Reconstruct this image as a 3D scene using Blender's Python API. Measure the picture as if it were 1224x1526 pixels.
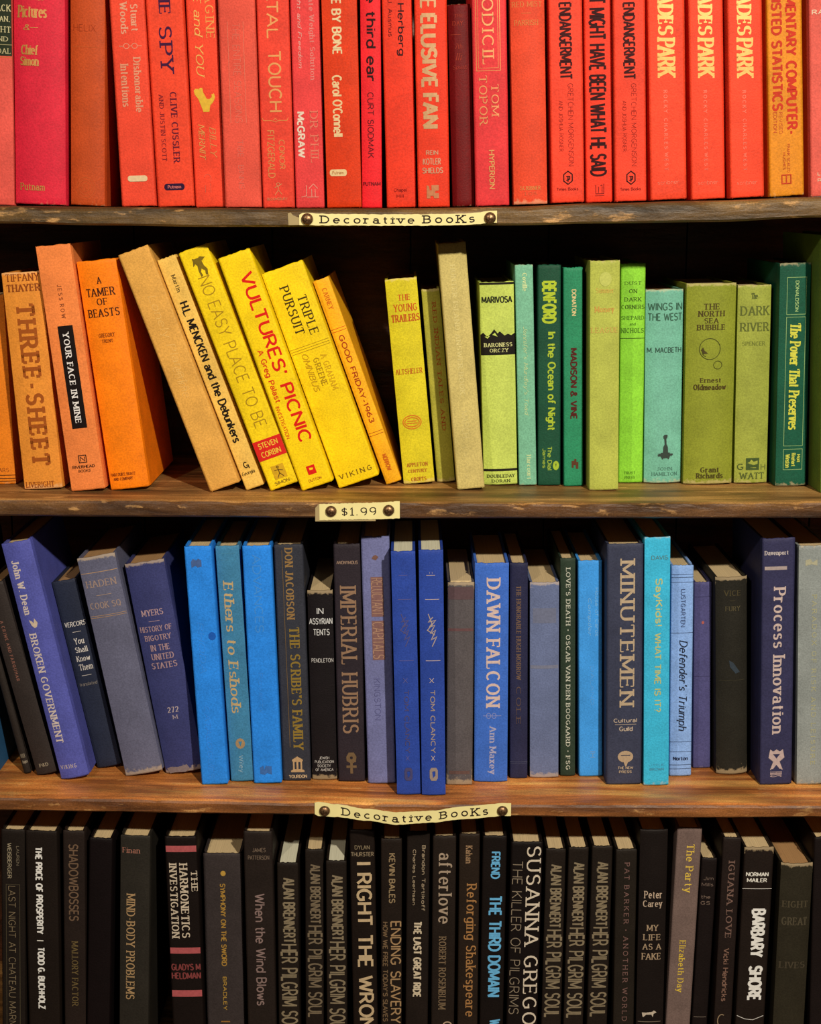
import bpy, math, random
from mathutils import Vector
for _o in list(bpy.data.objects): bpy.data.objects.remove(_o, do_unlink=True)
sc = bpy.context.scene
COL = sc.collection
R = math.radians
# ---------------------------------------------------------------- camera
IW, IH, F = 1224.0, 1526.0, 2200.0      # photograph frame and focal length in its pixels
HZ = 300.0                              # row of the horizon
CAM = Vector((0.0, -1.42, 1.55))
PITCH = math.atan((IH / 2 - HZ) / F)
cd = bpy.data.cameras.new('camera'); cam = bpy.data.objects.new('camera', cd); COL.objects.link(cam)
cam.location = CAM; cam.rotation_euler = (math.pi / 2 - PITCH, 0, 0)
cd.sensor_fit = 'HORIZONTAL'; cd.sensor_width = 36.0; cd.lens = 36.0 * F / IW
cd.clip_start = 0.05; cd.clip_end = 50
sc.camera = cam
# ---------------------------------------------------------------- world, lamps, exposure
w = bpy.data.worlds.new('room_light'); sc.world = w; w.use_nodes = True
w.node_tree.nodes['Background'].inputs[0].default_value = (1.0, 0.80, 0.60, 1)
w.node_tree.nodes['Background'].inputs[1].default_value = 0.045
def area(name, loc, target, power, size, col):
    l = bpy.data.lights.new(name, 'AREA'); l.energy = power; l.shape = 'DISK'; l.size = size; l.color = col
    o = bpy.data.objects.new(name, l); COL.objects.link(o); o.location = loc
    o.rotation_euler = (Vector(target) - Vector(loc)).to_track_quat('-Z', 'Y').to_euler()
area('ceiling_spot_right', (0.74, -2.1, 2.50), (0.1, 0, 1.2), 66, 0.07, (1.0, 0.88, 0.72))
area('ceiling_spot_left', (-0.85, -2.0, 2.42), (-0.1, 0, 1.2), 15, 0.07, (1.0, 0.86, 0.70))
sc.view_settings.view_transform = 'Standard'
sc.view_settings.look = 'None'
sc.view_settings.gamma = 1.0
sc.view_settings.use_curve_mapping = False
sc.view_settings.exposure = 0.0
random.seed(7)

# ---------------------------------------------------------------- helpers
def ray(px, py):
    a = (px - IW / 2) / F; b = (IH / 2 - py) / F
    cp, sp = math.cos(PITCH), math.sin(PITCH)
    return Vector((a, cp + b * sp, -sp + b * cp))
def unproj(px, py, Y):                  # the point at depth Y that the photograph shows at a pixel
    d = ray(px, py); t = (Y - CAM.y) / d.y
    return CAM + d * t
def s2l(c):
    c = c / 255.0
    return c / 12.92 if c <= 0.04045 else ((c + 0.055) / 1.055) ** 2.4
LAMP = (1.0, 0.90, 0.78)                # the lamps' tint, taken out of the paint colours
def paint(rgb, k=1.0):
    return tuple(min(0.93, k * s2l(v) / l) for v, l in zip(rgb, LAMP)) + (1.0,)
def interp(xs, ys, x):
    if x <= xs[0]: return ys[0]
    for i in range(len(xs) - 1):
        if x <= xs[i + 1]:
            t = (x - xs[i]) / (xs[i + 1] - xs[i]); t = t * t * (3 - 2 * t)
            return ys[i] * (1 - t) + ys[i + 1] * t
    return ys[-1]
def mesh(name, vs, fs, mat, parent=None, smooth=False, loc=None):
    me = bpy.data.meshes.new(name); me.from_pydata(vs, [], fs); me.update()
    if mat: me.materials.append(mat)
    if smooth: me.polygons.foreach_set('use_smooth', [True] * len(me.polygons))
    o = bpy.data.objects.new(name, me); COL.objects.link(o)
    if parent: o.parent = parent
    if loc: o.location = loc
    return o
def tag(o, label=None, cat=None, group=None, kind=None):
    if label: o['label'] = label
    if cat: o['category'] = cat
    if group: o['group'] = group
    if kind: o['kind'] = kind
    return o
def empty(name, loc):
    o = bpy.data.objects.new(name, None); COL.objects.link(o); o.location = loc; o.empty_display_size = 0.02
    return o
def prism(poly, z0, z1):                # xy outline to a solid
    n = len(poly)
    vs = [(x, y, z0) for x, y in poly] + [(x, y, z1) for x, y in poly]
    fs = [tuple(range(n))[::-1], tuple(range(n, 2 * n))] + [(i, (i + 1) % n, n + (i + 1) % n, n + i) for i in range(n)]
    return vs, fs

# ---------------------------------------------------------------- materials
def nt(name):
    m = bpy.data.materials.new(name); m.use_nodes = True
    return m, m.node_tree.nodes, m.node_tree.links, m.node_tree.nodes['Principled BSDF']
def node(N, t, **kw):
    n = N.new(t)
    for k, v in kw.items():
        if k.startswith('i_'): n.inputs[int(k[2:])].default_value = v
        else: setattr(n, k, v)
    return n
def cloth_group():
    g = bpy.data.node_groups.new('book_cloth', 'ShaderNodeTree')
    I = g.interface
    I.new_socket('Color', in_out='INPUT', socket_type='NodeSocketColor')
    I.new_socket('Wear', in_out='INPUT', socket_type='NodeSocketFloat')
    I.new_socket('Color', in_out='OUTPUT', socket_type='NodeSocketColor')
    I.new_socket('Normal', in_out='OUTPUT', socket_type='NodeSocketVector')
    N, L = g.nodes, g.links
    gi = N.new('NodeGroupInput'); go = N.new('NodeGroupOutput')
    tc = N.new('ShaderNodeTexCoord'); oi = N.new('ShaderNodeObjectInfo')
    add = node(N, 'ShaderNodeVectorMath', operation='ADD')
    sc_ = node(N, 'ShaderNodeVectorMath', operation='SCALE'); sc_.inputs['Scale'].default_value = 9.0
    L.new(oi.outputs['Location'], sc_.inputs[0])
    L.new(tc.outputs['Object'], add.inputs[0]); L.new(sc_.outputs[0], add.inputs[1])
    big = N.new('ShaderNodeTexNoise'); big.inputs['Scale'].default_value = 38; big.inputs['Detail'].default_value = 4
    fine = N.new('ShaderNodeTexNoise'); fine.inputs['Scale'].default_value = 620; fine.inputs['Detail'].default_value = 2
    L.new(add.outputs[0], big.inputs[0]); L.new(add.outputs[0], fine.inputs[0])
    mr = node(N, 'ShaderNodeMapRange'); mr.inputs[1].default_value = .3; mr.inputs[2].default_value = .7; mr.inputs[3].default_value = .86; mr.inputs[4].default_value = 1.08
    mf = node(N, 'ShaderNodeMapRange'); mf.inputs[1].default_value = .25; mf.inputs[2].default_value = .75; mf.inputs[3].default_value = .8; mf.inputs[4].default_value = 1.16
    L.new(big.outputs[0], mr.inputs[0]); L.new(fine.outputs[0], mf.inputs[0])
    mu = node(N, 'ShaderNodeMath', operation='MULTIPLY'); L.new(mr.outputs[0], mu.inputs[0]); L.new(mf.outputs[0], mu.inputs[1])
    vm = node(N, 'ShaderNodeVectorMath', operation='SCALE'); L.new(gi.outputs['Color'], vm.inputs[0]); L.new(mu.outputs[0], vm.inputs['Scale'])
    # rubbed ends of the spine: attribute * noise
    at = node(N, 'ShaderNodeAttribute', attribute_name='wear')
    wn = N.new('ShaderNodeTexNoise'); wn.inputs['Scale'].default_value = 230; wn.inputs['Detail'].default_value = 3
    L.new(add.outputs[0], wn.inputs[0])
    wm = node(N, 'ShaderNodeMath', operation='MULTIPLY'); L.new(at.outputs['Fac'], wm.inputs[0]); L.new(gi.outputs['Wear'], wm.inputs[1])
    wa = node(N, 'ShaderNodeMath', operation='ADD'); L.new(wm.outputs[0], wa.inputs[0]); L.new(wn.outputs[0], wa.inputs[1])
    wr = node(N, 'ShaderNodeMapRange'); wr.inputs[1].default_value = .98; wr.inputs[2].default_value = 1.2; wr.inputs[3].default_value = 0; wr.inputs[4].default_value = .75
    L.new(wa.outputs[0], wr.inputs[0])
    lt = node(N, 'ShaderNodeMix', data_type='RGBA'); lt.inputs[0].default_value = .5; lt.inputs[7].default_value = (.75, .58, .34, 1)
    L.new(vm.outputs[0], lt.inputs[6])
    mx = node(N, 'ShaderNodeMix', data_type='RGBA'); L.new(wr.outputs[0], mx.inputs[0]); L.new(vm.outputs[0], mx.inputs[6]); L.new(lt.outputs[2], mx.inputs[7])
    L.new(mx.outputs[2], go.inputs['Color'])
    bp = node(N, 'ShaderNodeBump'); bp.inputs['Strength'].default_value = .35; bp.inputs['Distance'].default_value = .0006
    L.new(fine.outputs[0], bp.inputs['Height']); L.new(bp.outputs[0], go.inputs['Normal'])
    return g
CLOTH = cloth_group()
def cloth(name, rgb, rough=.6, wear=.6, k=1.0):
    m, N, L, P = nt(name)
    g = N.new('ShaderNodeGroup'); g.node_tree = CLOTH
    g.inputs['Color'].default_value = paint(rgb, k); g.inputs['Wear'].default_value = wear
    L.new(g.outputs['Color'], P.inputs['Base Color']); L.new(g.outputs['Normal'], P.inputs['Normal'])
    P.inputs['Roughness'].default_value = rough; P.inputs['Specular IOR Level'].default_value = .16
    return m
_ink = {}
def ink(rgb, metal=False):
    k = (rgb, metal)
    if k in _ink: return _ink[k]
    m, N, L, P = nt('print_%d_%d_%d' % rgb)
    tc = N.new('ShaderNodeTexCoord'); n = N.new('ShaderNodeTexNoise'); n.inputs['Scale'].default_value = 420; n.inputs['Detail'].default_value = 2
    L.new(tc.outputs['Object'], n.inputs[0])
    c = paint(rgb); mx = node(N, 'ShaderNodeMix', data_type='RGBA')
    mx.inputs[6].default_value = tuple(v * .72 for v in c[:3]) + (1,); mx.inputs[7].default_value = tuple(min(.95, v * 1.2) for v in c[:3]) + (1,)
    L.new(n.outputs[0], mx.inputs[0]); L.new(mx.outputs[2], P.inputs['Base Color'])
    P.inputs['Roughness'].default_value = .4 if metal else .6
    P.inputs['Specular IOR Level'].default_value = .5 if metal else .12
    if metal: P.inputs['Metallic'].default_value = .25
    _ink[k] = m; return m
def pages(name, rgb):
    m, N, L, P = nt(name)
    tc = N.new('ShaderNodeTexCoord'); mp = N.new('ShaderNodeMapping'); mp.inputs['Scale'].default_value = (2600, 14, 14)
    n = N.new('ShaderNodeTexNoise'); n.inputs['Scale'].default_value = 1.0; n.inputs['Detail'].default_value = 2
    L.new(tc.outputs['Object'], mp.inputs[0]); L.new(mp.outputs[0], n.inputs[0])
    c = paint(rgb); mx = node(N, 'ShaderNodeMix', data_type='RGBA')
    mx.inputs[6].default_value = tuple(v * .55 for v in c[:3]) + (1,); mx.inputs[7].default_value = tuple(min(.95, v * 1.15) for v in c[:3]) + (1,)
    L.new(n.outputs[0], mx.inputs[0]); L.new(mx.outputs[2], P.inputs['Base Color']); P.inputs['Roughness'].default_value = .85
    bp = node(N, 'ShaderNodeBump'); bp.inputs['Strength'].default_value = .4; bp.inputs['Distance'].default_value = .0004
    L.new(n.outputs[0], bp.inputs['Height']); L.new(bp.outputs[0], P.inputs['Normal'])
    return m
PAGES = [pages('page_edge_cream', (232, 198, 142)), pages('page_edge_tan', (188, 138, 84)), pages('page_edge_white', (255, 236, 190))]
def wood(name, dark, mid, light, chips=.5):
    m, N, L, P = nt(name)
    tc = N.new('ShaderNodeTexCoord'); mp = N.new('ShaderNodeMapping'); mp.inputs['Scale'].default_value = (5.5, 60, 60)
    n = N.new('ShaderNodeTexNoise'); n.inputs['Scale'].default_value = 1.0; n.inputs['Detail'].default_value = 7; n.inputs['Distortion'].default_value = .6
    L.new(tc.outputs['Object'], mp.inputs[0]); L.new(mp.outputs[0], n.inputs[0])
    cr = N.new('ShaderNodeValToRGB'); e = cr.color_ramp.elements
    e[0].position = .3; e[0].color = paint(dark); e[1].position = .75; e[1].color = paint(light)
    k = cr.color_ramp.elements.new(.5); k.color = paint(mid)
    L.new(n.outputs[0], cr.inputs[0])
    b = N.new('ShaderNodeTexNoise'); b.inputs['Scale'].default_value = 75; b.inputs['Detail'].default_value = 6; b.inputs['Roughness'].default_value = .62
    mp2 = N.new('ShaderNodeMapping'); mp2.inputs['Scale'].default_value = (.45, 1.3, 1.6); L.new(tc.outputs['Object'], mp2.inputs[0]); L.new(mp2.outputs[0], b.inputs[0])
    br = node(N, 'ShaderNodeMapRange'); br.inputs[1].default_value = .6; br.inputs[2].default_value = .68; br.inputs[3].default_value = 0; br.inputs[4].default_value = chips
    L.new(b.outputs[0], br.inputs[0])
    mx = node(N, 'ShaderNodeMix', data_type='RGBA'); L.new(br.outputs[0], mx.inputs[0]); L.new(cr.outputs[0], mx.inputs[6]); mx.inputs[7].default_value = paint((225, 165, 95))
    dn = N.new('ShaderNodeTexNoise'); dn.inputs['Scale'].default_value = 24; dn.inputs['Detail'].default_value = 6; L.new(mp2.outputs[0], dn.inputs[0])
    dr = node(N, 'ShaderNodeMapRange'); dr.inputs[1].default_value = .35; dr.inputs[2].default_value = .65; dr.inputs[3].default_value = .5; dr.inputs[4].default_value = 1.2; L.new(dn.outputs[0], dr.inputs[0])
    fs = N.new('ShaderNodeTexNoise'); fs.inputs['Scale'].default_value = 700; L.new(tc.outputs['Object'], fs.inputs[0])
    fr = node(N, 'ShaderNodeMapRange'); fr.inputs[1].default_value = .3; fr.inputs[2].default_value = .7; fr.inputs[3].default_value = .75; fr.inputs[4].default_value = 1.2; L.new(fs.outputs[0], fr.inputs[0])
    mm = node(N, 'ShaderNodeMath', operation='MULTIPLY'); L.new(dr.outputs[0], mm.inputs[0]); L.new(fr.outputs[0], mm.inputs[1])
    vs = node(N, 'ShaderNodeVectorMath', operation='SCALE'); L.new(mx.outputs[2], vs.inputs[0]); L.new(mm.outputs[0], vs.inputs['Scale'])
    L.new(vs.outputs[0], P.inputs['Base Color']); P.inputs['Roughness'].default_value = .5
    ad = node(N, 'ShaderNodeMath', operation='ADD'); L.new(n.outputs[0], ad.inputs[0]); L.new(b.outputs[0], ad.inputs[1])
    bp = node(N, 'ShaderNodeBump'); bp.inputs['Strength'].default_value = .6; bp.inputs['Distance'].default_value = .002
    L.new(ad.outputs[0], bp.inputs['Height']); L.new(bp.outputs[0], P.inputs['Normal'])
    return m
# ---------------------------------------------------------------- bookcase
XS = [0, 160, 300, 430, 620, 760, 900, 1060, 1224]
EDGES = [ # front top edge and bottom edge of each board, in photograph rows
 ([307, 308.5, 310, 311, 310.5, 308, 303, 299, 294], [333, 336, 338, 338, 336.5, 336, 333, 331, 324]),
 ([744, 745, 746, 747, 748.5, 749.5, 750, 749.5, 748], [769.5, 770.5, 771, 772, 773, 773, 773, 773, 772.5]),
 ([1188, 1190, 1193, 1196, 1198, 1198.5, 1199, 1199.3, 1200], [1209, 1211, 1213.5, 1215, 1216.5, 1217.5, 1219.5, 1220, 1219])]
SHELF = []
for tops, bots in EDGES:
    pt = [unproj(x, y, 0) for x, y in zip(XS, tops)]; pb = [unproj(x, y, 0) for x, y in zip(XS, bots)]
    SHELF.append(([p.x for p in pt], [p.z for p in pt], [p.z for p in pb]))
def shelf_z(i, x):
    if i < 3: return interp(SHELF[i][0], SHELF[i][1], x)
    if i == 3: return shelf_z(2, 0) - (shelf_z(1, 0) - shelf_z(2, 0)) - .004
    return {4: .52, 5: .14, 6: shelf_z(0, 0) + .298}[i]
def shelf_b(i, x):
    return interp(SHELF[i][0], SHELF[i][2], x) if i < 3 else shelf_z(i, x) - .0175
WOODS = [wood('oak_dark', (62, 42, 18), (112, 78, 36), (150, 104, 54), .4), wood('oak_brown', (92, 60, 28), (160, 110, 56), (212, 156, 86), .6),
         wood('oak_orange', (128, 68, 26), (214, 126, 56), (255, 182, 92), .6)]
EDGEW = [wood('oak_lip_dark', (56, 40, 18), (104, 74, 34), (140, 104, 56), .6), wood('oak_lip_brown', (54, 30, 14), (98, 62, 30), (146, 100, 52), .6),
         wood('oak_lip_orange', (78, 42, 18), (136, 80, 36), (190, 116, 56), .55)]
BACKW = wood('stained_back', (50, 24, 12), (84, 42, 22), (116, 62, 34), .0)
bookcase = empty('bookcase', (0, .13, 0)); tag(bookcase, 'dark wooden bookcase with worn sagging shelves packed with books', 'bookcase')
OFF = Vector((0, .13, 0))
XL, XR, DEPTH = -.62, .62, .262
def board(i):
    n = 240; vs = []; fs = []
    pr = [(DEPTH, 0), (.018, 0)]          # depth, height above the board top
    front = [(.018, 0, 1), (.0075, .0, 1), (.0025, -.0006, 1), (.0004, -.003, 1)]
    rnd = random.Random(i * 5 + 1)
    ch = [(rnd.uniform(XL, XR), rnd.uniform(.004, .012), rnd.uniform(.0008, .0024)) for _ in range(22)]
    K = 9
    for a in range(n + 1):
        x = XL + .018 + (XR - XL - .036) * a / n
        zt = shelf_z(i, x); zb = shelf_b(i, x); h = zt - zb
        dip = sum(d * math.exp(-((x - c) / s) ** 2) for c, s, d in ch) * .5 if i < 5 else 0
        wob = .0004 * math.sin(x * 95 + i) + .0003 * math.sin(x * 233)
        for y, z in [(DEPTH, zt), (.02, zt), (.010, zt), (.0045, zt - dip * .6), (.0015 + dip * .5, zt - .0012 - dip), (wob * .4, zt - .0034 - dip * .6),
                     (wob, zt - h * .55), (.0004 + wob, zb + .002), (.003, zb), (DEPTH, zb)]:
            vs.append((x, y, z))
    K = 10
    for a in range(n):
        for k in range(K):
            k2 = (k + 1) % K
            fs.append((a * K + k, a * K + k2, (a + 1) * K + k2, (a + 1) * K + k))
    fs.append(tuple(range(K))[::-1]); fs.append(tuple(n * K + k for k in range(K)))
    vs = [tuple(Vector(v) - OFF) for v in vs]
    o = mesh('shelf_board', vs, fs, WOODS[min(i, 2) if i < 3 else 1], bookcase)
    o.data.materials.append(EDGEW[min(i, 2) if i < 3 else 1])
    for p in o.data.polygons:
        k = p.index % K if p.index < n * K else 0
        if 4 <= k <= 7: p.material_index = 1
    p0 = None
    return o
for i in (0, 1, 2, 3, 4, 5, 6): board(i)
def box(name, a, b, mat, parent=None, bev=0):
    (x0, y0, z0), (x1, y1, z1) = a, b
    vs, fs = prism([(x0, y0), (x1, y0), (x1, y1), (x0, y1)], z0, z1)
    if parent: vs = [tuple(Vector(v) - OFF) for v in vs]
    return mesh(name, vs, fs, mat, parent)
ZT = shelf_z(6, 0) + .02
for s in (XL, XR - .018): box('side_panel', (s, -.004, 0.0), (s + .018, DEPTH + .012, ZT), WOODS[0], bookcase)
for k in range(8):                        # tongue and groove boards behind the books
    w_ = (XR - XL) / 8; x0 = XL + k * w_
    box('back_plank', (x0 + .001, DEPTH, .02), (x0 + w_ - .001, DEPTH + .010 + .0006 * (k % 2), ZT), BACKW, bookcase)
box('plinth', (XL + .018, .02, .0), (XR - .018, .035, shelf_z(5, 0) - .018), WOODS[0], bookcase)
m_floor = wood('floor_boards', (40, 28, 18), (70, 48, 30), (100, 70, 44), .1)
fl = box('floor', (-2.2, -2.6, -.05), (2.2, DEPTH + .06, 0), m_floor); fl['kind'] = 'structure'
m_wall, N_, L_, P_ = nt('plaster'); tn = N_.new('ShaderNodeTexNoise'); tn.inputs['Scale'].default_value = 30
rr = N_.new('ShaderNodeValToRGB'); rr.color_ramp.elements[0].color = (.10, .07, .045, 1); rr.color_ramp.elements[1].color = (.16, .12, .08, 1)
L_.new(tn.outputs[0], rr.inputs[0]); L_.new(rr.outputs[0], P_.inputs['Base Color']); P_.inputs['Roughness'].default_value = .9
wl = box('wall_back', (-2.2, DEPTH + .015, 0), (2.2, DEPTH + .06, 2.7), m_wall); wl['kind'] = 'structure'

# ---------------------------------------------------------------- lettering: a stroked alphabet of my own, cap height 1
def E(cx, cy, rx, ry, a0, a1, n=None):
    n = n or max(3, int(abs(a1 - a0) / 26))
    return [(cx + rx * math.cos(R(a0 + (a1 - a0) * i / n)), cy + ry * math.sin(R(a0 + (a1 - a0) * i / n))) for i in range(n + 1)]
G = {
 'A': (.72, [[(0, 0), (.36, 1)], [(.36, 1), (.72, 0)], [(.13, .34), (.59, .34)]]),
 'B': (.6, [[(0, 0), (0, 1)], [(0, 1), (.28, 1)] + E(.28, .765, .25, .235, 60, -90) + [(0, .53)], [(.28, .53)] + E(.3, .265, .29, .265, 60, -90) + [(0, 0)]]),
 'C': (.68, [E(.37, .5, .37, .5, 48, 312)]),
 'D': (.68, [[(0, 0), (0, 1)], [(0, 1), (.25, 1)] + E(.25, .5, .43, .5, 70, -90) + [(0, 0)]]),
 'E': (.52, [[(0, 0), (0, 1)], [(0, 1), (.5, 1)], [(0, .52), (.42, .52)], [(0, 0), (.52, 0)]]),
 'F': (.5, [[(0, 0), (0, 1)], [(0, 1), (.5, 1)], [(0, .5), (.42, .5)]]),
 'G': (.72, [E(.37, .5, .37, .5, 48, 315), [(.65, .1), (.65, .43), (.4, .43)]]),
 'H': (.64, [[(0, 0), (0, 1)], [(.64, 0), (.64, 1)], [(0, .52), (.64, .52)]]),
 'I': (.06, [[(.03, 0), (.03, 1)]]),
 'J': (.4, [[(.4, 1), (.4, .26)] + E(.19, .24, .2, .24, 0, -170)]),
 'K': (.62, [[(0, 0), (0, 1)], [(.58, 1), (.02, .42)], [(.2, .6), (.62, 0)]]),
 'L': (.5, [[(0, 0), (0, 1)], [(0, 0), (.5, 0)]]),
 'M': (.82, [[(0, 0), (0, 1)], [(0, 1), (.41, .15)], [(.41, .15), (.82, 1)], [(.82, 1), (.82, 0)]]),
 'N': (.66, [[(0, 0), (0, 1)], [(0, 1), (.66, 0)], [(.66, 0), (.66, 1)]]),
 'O': (.76, [E(.38, .5, .38, .5, 0, 360)]),
 'P': (.56, [[(0, 0), (0, 1)], [(0, 1), (.28, 1)] + E(.28, .73, .27, .27, 65, -90) + [(0, .46)]]),
 'Q': (.76, [E(.38, .5, .38, .5, 0, 360), [(.45, .22), (.76, -.08)]]),
 'R': (.62, [[(0, 0), (0, 1)], [(0, 1), (.28, 1)] + E(.28, .74, .27, .26, 65, -90) + [(0, .48)], [(.28, .48), (.62, 0)]]),
 'S': (.58, [E(.3, .755, .27, .245, 25, 250) + E(.29, .265, .29, .265, 75, -155)]),
 'T': (.64, [[(.32, 0), (.32, 1)], [(0, 1), (.64, 1)]]),
 'U': (.64, [[(0, 1), (0, .32)] + E(.32, .32, .32, .32, 180, 360) + [(.64, 1)]]),
 'V': (.7, [[(0, 1), (.35, 0)], [(.35, 0), (.7, 1)]]),
 'W': (1.0, [[(0, 1), (.25, 0)], [(.25, 0), (.5, .9)], [(.5, .9), (.75, 0)], [(.75, 0), (1, 1)]]),
 'X': (.66, [[(0, 0), (.64, 1)], [(.02, 1), (.66, 0)]]),
 'Y': (.66, [[(0, 1), (.33, .48)], [(.66, 1), (.33, .48)], [(.33, .48), (.33, 0)]]),
 'Z': (.6, [[(.02, 1), (.58, 1), (.0, 0), (.6, 0)]]),
 'a': (.48, [E(.23, .47, .21, .21, 160, 0) + [(.46, .0)], E(.22, .2, .22, .2, 0, 360)]),
 'b': (.52, [[(0, 0), (0, 1)], E(.26, .34, .26, .34, 170, -170)]),
 'c': (.46, [E(.27, .34, .27, .34, 48, 312)]),
 'd': (.52, [[(.52, 0), (.52, 1)], E(.26, .34, .26, .34, 10, 350)]),
 'e': (.52, [[(.01, .36), (.52, .36)] + E(.26, .34, .26, .34, 10, 315)]),
 'f': (.34, [E(.3, .8, .17, .2, 50, 180) + [(.13, 0)], [(0, .66), (.32, .66)]]),
 'g': (.52, [E(.26, .34, .26, .32, 10, 350), [(.52, .68), (.52, -.08)] + E(.27, -.08, .25, .2, 0, -150)]),
 'h': (.48, [[(0, 0), (0, 1)], [(0, .38)] + E(.24, .44, .24, .24, 165, 0) + [(.48, 0)]]),
 'i': (.06, [[(.03, 0), (.03, .68)], [(.03, .86), (.03, .96)]]),
 'j': (.16, [[(.13, .68), (.13, -.12)] + E(.0, -.12, .13, .16, 0, -110), [(.13, .86), (.13, .96)]]),
 'k': (.48, [[(0, 0), (0, 1)], [(.44, .68), (.02, .28)], [(.16, .42), (.48, 0)]]),
 'l': (.06, [[(.03, 0), (.03, 1)]]),
 'm': (.8, [[(0, 0), (0, .68)], [(0, .38)] + E(.2, .47, .2, .21, 165, 0) + [(.4, 0)], [(.4, .4)] + E(.6, .47, .2, .21, 165, 0) + [(.8, 0)]]),
 'n': (.48, [[(0, 0), (0, .68)], [(0, .38)] + E(.24, .44, .24, .24, 165, 0) + [(.48, 0)]]),
 'o': (.54, [E(.27, .34, .27, .34, 0, 360)]),
 'p': (.52, [[(0, -.28), (0, .68)], E(.26, .34, .26, .34, 170, -170)]),
 'q': (.52, [[(.52, -.28), (.52, .68)], E(.26, .34, .26, .34, 10, 350)]),
 'r': (.32, [[(0, 0), (0, .68)], [(0, .36)] + E(.22, .42, .22, .25, 165, 55)]),
 's': (.42, [E(.21, .515, .19, .165, 25, 250) + E(.21, .175, .21, .175, 75, -155)]),
 't': (.36, [[(.14, .92), (.14, .18)] + E(.28, .18, .14, .18, 180, 290), [(0, .66), (.34, .66)]]),
 'u': (.48, [[(0, .68), (0, .24)] + E(.24, .24, .24, .24, 180, 345) + [(.48, .3)], [(.48, .68), (.48, 0)]]),
 'v': (.48, [[(0, .68), (.24, 0)], [(.24, 0), (.48, .68)]]),
 'w': (.72, [[(0, .68), (.18, 0)], [(.18, 0), (.36, .6)], [(.36, .6), (.54, 0)], [(.54, 0), (.72, .68)]]),
 'x': (.46, [[(0, 0), (.44, .68)], [(.02, .68), (.46, 0)]]),
 'y': (.48, [[(0, .68), (.25, .02)], [(.48, .68), (.2, -.28), (.04, -.28)]]),
 'z': (.44, [[(.02, .68), (.42, .68), (0, 0), (.44, 0)]]),
 '1': (.26, [[(0, .8), (.18, 1), (.18, 0)]]),
 '2': (.56, [E(.28, .72, .26, .28, 165, -35) + [(0, 0), (.56, 0)]]),
 '3': (.54, [E(.26, .76, .24, .24, 150, -90), E(.26, .26, .28, .26, 90, -150)]),
 '6': (.56, [[(.44, 1)] + E(.28, .36, .28, .42, 140, 180, 2) + E(.28, .28, .28, .28, 180, 540)]),
 '7': (.5, [[(0, 1), (.5, 1), (.15, 0)]]),
 '9': (.56, [E(.28, .68, .28, .3, 0, 360) + E(.24, .42, .32, .42, 20, -70)]),
 '$': (.5, [E(.26, .70, .24, .2, 25, 250) + E(.25, .28, .25, .22, 75, -155), [(.25, -.08), (.25, 1.06)]]),
 '.': (.1, [[(.05, 0), (.05, .1)]]), ',': (.1, [[(.08, .1), (.02, -.12)]]), "'": (.1, [[(.06, 1), (.04, .76)]]),
 '-': (.3, [[(0, .4), (.3, .4)]]), '_': (.5, [[(0, .4), (.5, .4)]]), ':': (.1, [[(.05, 0), (.05, .1)], [(.05, .5), (.05, .6)]]),
 '!': (.1, [[(.05, .3), (.05, 1)], [(.05, 0), (.05, .1)]]), '?': (.46, [E(.22, .76, .22, .24, 170, -60) + [(.22, .28)], [(.22, 0), (.22, .1)]]),
 '|': (.06, [[(.03, -.1), (.03, 1.05)]]), '*': (.2, [E(.1, .48, .07, .07, 0, 360, 6)]),
 '&': (.7, [[(.68, 0), (.2, .68)] + E(.33, .8, .16, .2, 190, -20) + [(.08, .4)] + E(.26, .24, .26, .24, 150, 350)]),
}
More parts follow.
